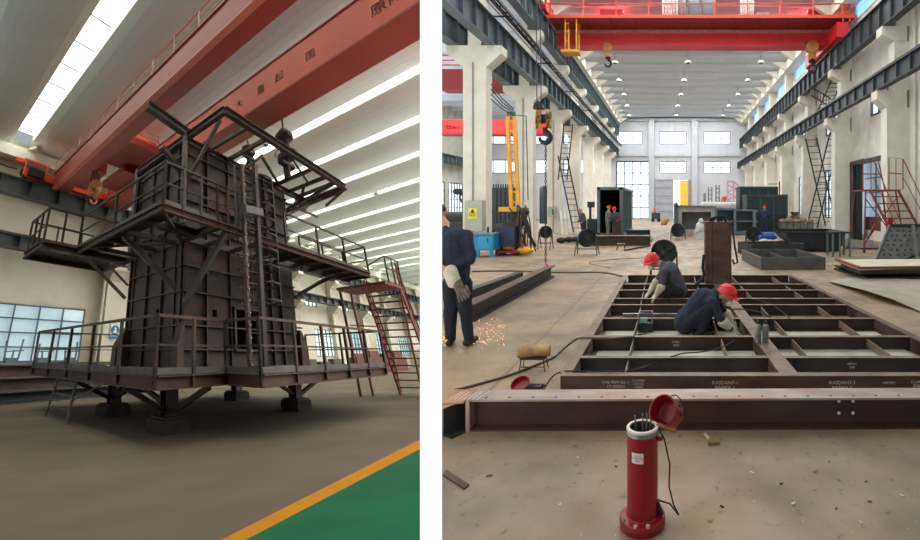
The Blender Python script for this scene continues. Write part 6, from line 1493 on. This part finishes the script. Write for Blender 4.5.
# stored beams along the wall, left
for k, (y_, z0_, z1_, x1_, mm, lab) in enumerate(((15.0, 0, .42, 9.5, M_dk, 'front dark long beam stored on the floor along the wall behind the tower'), (15.8, 0, .82, 8.5, M_twr2, 'tall dark brown long beam stored behind the front one'), (16.6, 0, 1.25, 8.2, M_brn, 'tallest red brown long beam, rearmost of the stored beams'))):
    t = lthing('stored_beam', (4, y_, z0_), lab, 'steel beam')
    B_().sect((-4, y_, z0_), (x1_, y_, z0_), IB(.5, z1_-z0_, .05, .05)).build('beam_body', mm, t); B_().box(x1_, x1_+.04, y_-.25, y_+.25, z0_, z1_).build('end_plate', mm, t)
one(B_().box(-3, 6.5, 17.4, 18.2, 1.15, 1.3).box(-3, 6.5, 17.4, 18.2, 0, 1.15), 'work_table', mat('blue grey table', (110,134,140), (84,104,110), 2, .6), 'long blue grey table below the big window of the left hall', 'table')
random.seed(11)
for i in range(5):
    xx = 1.6+1.3*i
    m = B_()
    for k in range(3): m.bar((xx+.25*k, 17.8, 1.31), (xx+.25*k+random.uniform(-.1,.1), 17.8, 1.3+random.uniform(.5, 1.0)), .06)
    m.bar((xx-.1, 17.8, 1.75), (xx+.7, 17.8, 1.8), .05); m.box(xx, xx+.5, 17.7, 17.95, 1.302, 1.5)
    one(m, 'metal_fitting', mat('blue grey fitting', (92,112,118), (66,82,88), 4, .5), '%s upright grey fitting on the long table below the left window' % ORD[i], 'fitting', 'fittings on the long table')
# crates seen between the rails, behind the tower
for i, (xx, w_, c_) in enumerate(((9.4, .8, (150,128,104)), (10.5, 1.1, (128,106,86)), (11.8, .9, (104,84,70)))):
    one(B_().box(xx, xx+w_, 16.0, 16.8, 0, 1.9+.12*i).box(xx-.04, xx+w_+.04, 15.95, 16.85, 1.9+.12*i, 1.96+.12*i), 'wooden_crate', mat('crate board %d' % i, c_, tuple(v*.75 for v in c_), 3, .8), ['pale brown crate behind the left lower railing, beside the stored beams', 'mid brown crate in the middle behind the left lower railing', 'dark brown crate nearest the tower body behind the left railing'][i], 'crate')
# far stock at the right
for i, (xx, yy, w_, h_, c_, lab) in enumerate(((15.5, 17.0, 3.0, .35, (150,84,62), 'low red brown bar stock on the floor seen below the right platform'), (22, 15.5, 8, .9, (96,92,86), 'long dark stock pile on the floor behind the foot of the red stair'), (33, 16, 12, 1.4, (120,70,62), 'red brown machines far behind the red stair'), (12.9, 15.8, .9, .9, (128,136,130), 'grey green steel drum box seen below the right platform'))):
    t = lthing('stock_pile', (xx, yy, 0), lab, 'stock pile'); mm = mat('stock %d' % i, c_, tuple(v*.7 for v in c_), 3, .7)
    B_().box(xx, xx+w_, yy, yy+.8, 0, h_).build('lower_layer', mm, t)
    m = B_()
    for k in range(4): m.box(xx+w_*k/4, xx+w_*(k+.7)/4, yy+.1, yy+.6, h_, h_*(1.25+.2*(k % 2)))
    m.build('upper_layer', mm, t)
t = lthing('pipe_stand', (13.0, 12.4, 0), 'thin dark pipe stand standing on the floor below the right platform', 'stand')
B_().bar((12.85, 8.82, 0), (12.85, 8.82, .95), .07, .07).build('post', M_twr2, t); B_().lathe([(.14, 0), (.14, .03)], (12.85, 8.82, 0), n=12).build('foot', M_twr2, t)
t = lthing('pipe_rack', (13, 9.5, 1), 'dark pipe rack with cross arms standing right of the tower body', 'rack')
B_().bar((13.2, 9.3, 1.2), (13.2, 9.3, 2.9), .09, .09).build('post', M_bk, t); m = B_()
for z_ in (1.45, 2.1, 2.75): m.bar((12.4, 9.3, z_), (14.2, 9.3, z_), .07)
m.box(12.9, 13.4, 9.2, 9.4, 1.75, 2.0); m.build('cross_arm', M_bk, t)
# ================================================================== light
w = bpy.data.worlds.new('world'); bpy.context.scene.world = w; w.use_nodes = True
bg = w.node_tree.nodes['Background']; bg.inputs['Color'].default_value = (.93, .97, 1, 1); bg.inputs['Strength'].default_value = .42
def area(name, loc, rot, sx, sy, power, col=(1, 1, 1)):
    l = bpy.data.lights.new(name, 'AREA'); l.shape = 'RECTANGLE'; l.size = sx; l.size_y = sy; l.energy = power; l.color = col
    o = bpy.data.objects.new(name, l); C.objects.link(o); o.location = loc; o.rotation_euler = rot; return o
y = YE+.2-2.55
k = 0
while y > 9:
    area('skylight_lamp', (1, y, ZR+.2), (0, 0, 0), 14, .16, min(80+10.5*y, 400), (.97, .99, 1)); y -= 2.55; k += 1
for y in (30, 40, 50): area('skylight_lamp', (-15 if y > 32 else -12, y, ZR-.5), (0, 0, 0), 8 if y > 32 else 5, .5, 900)
sc = bpy.context.scene
sc.view_settings.view_transform = 'Standard'; sc.view_settings.look = 'None'; sc.view_settings.exposure = 0; sc.view_settings.gamma = 1
sc.cycles.max_bounces = 6; sc.cycles.diffuse_bounces = 4; sc.cycles.use_denoising = True; sc.cycles.sample_clamp_indirect = 6
# lamps in the slots of the left hall roof, aimed down that hall
qrot = (-HZ).to_track_quat('-Z', 'Y').to_euler()
nL = HX.cross(HY).normalized()
for i in range(-1, 14):
    xx = 2.62+3.64*i+.48; y0 = max(part_y(xx)+.5, 0); c = L((xx, (y0+19)/2, 13.54)); ln = (HY*(19-y0)).length
    zax = -((-nL)); X_ax = HY.normalized(); Zx = nL; Yx = Zx.cross(X_ax).normalized()
    M3 = Matrix((X_ax, Yx, Zx)).transposed()
    area('skylight_lamp', c, M3.to_euler(), ln, (.8 if i > 1 else .8), (190 if 0 <= i < 3 else 400) if i < 6 else 480, (1, .99, .93))
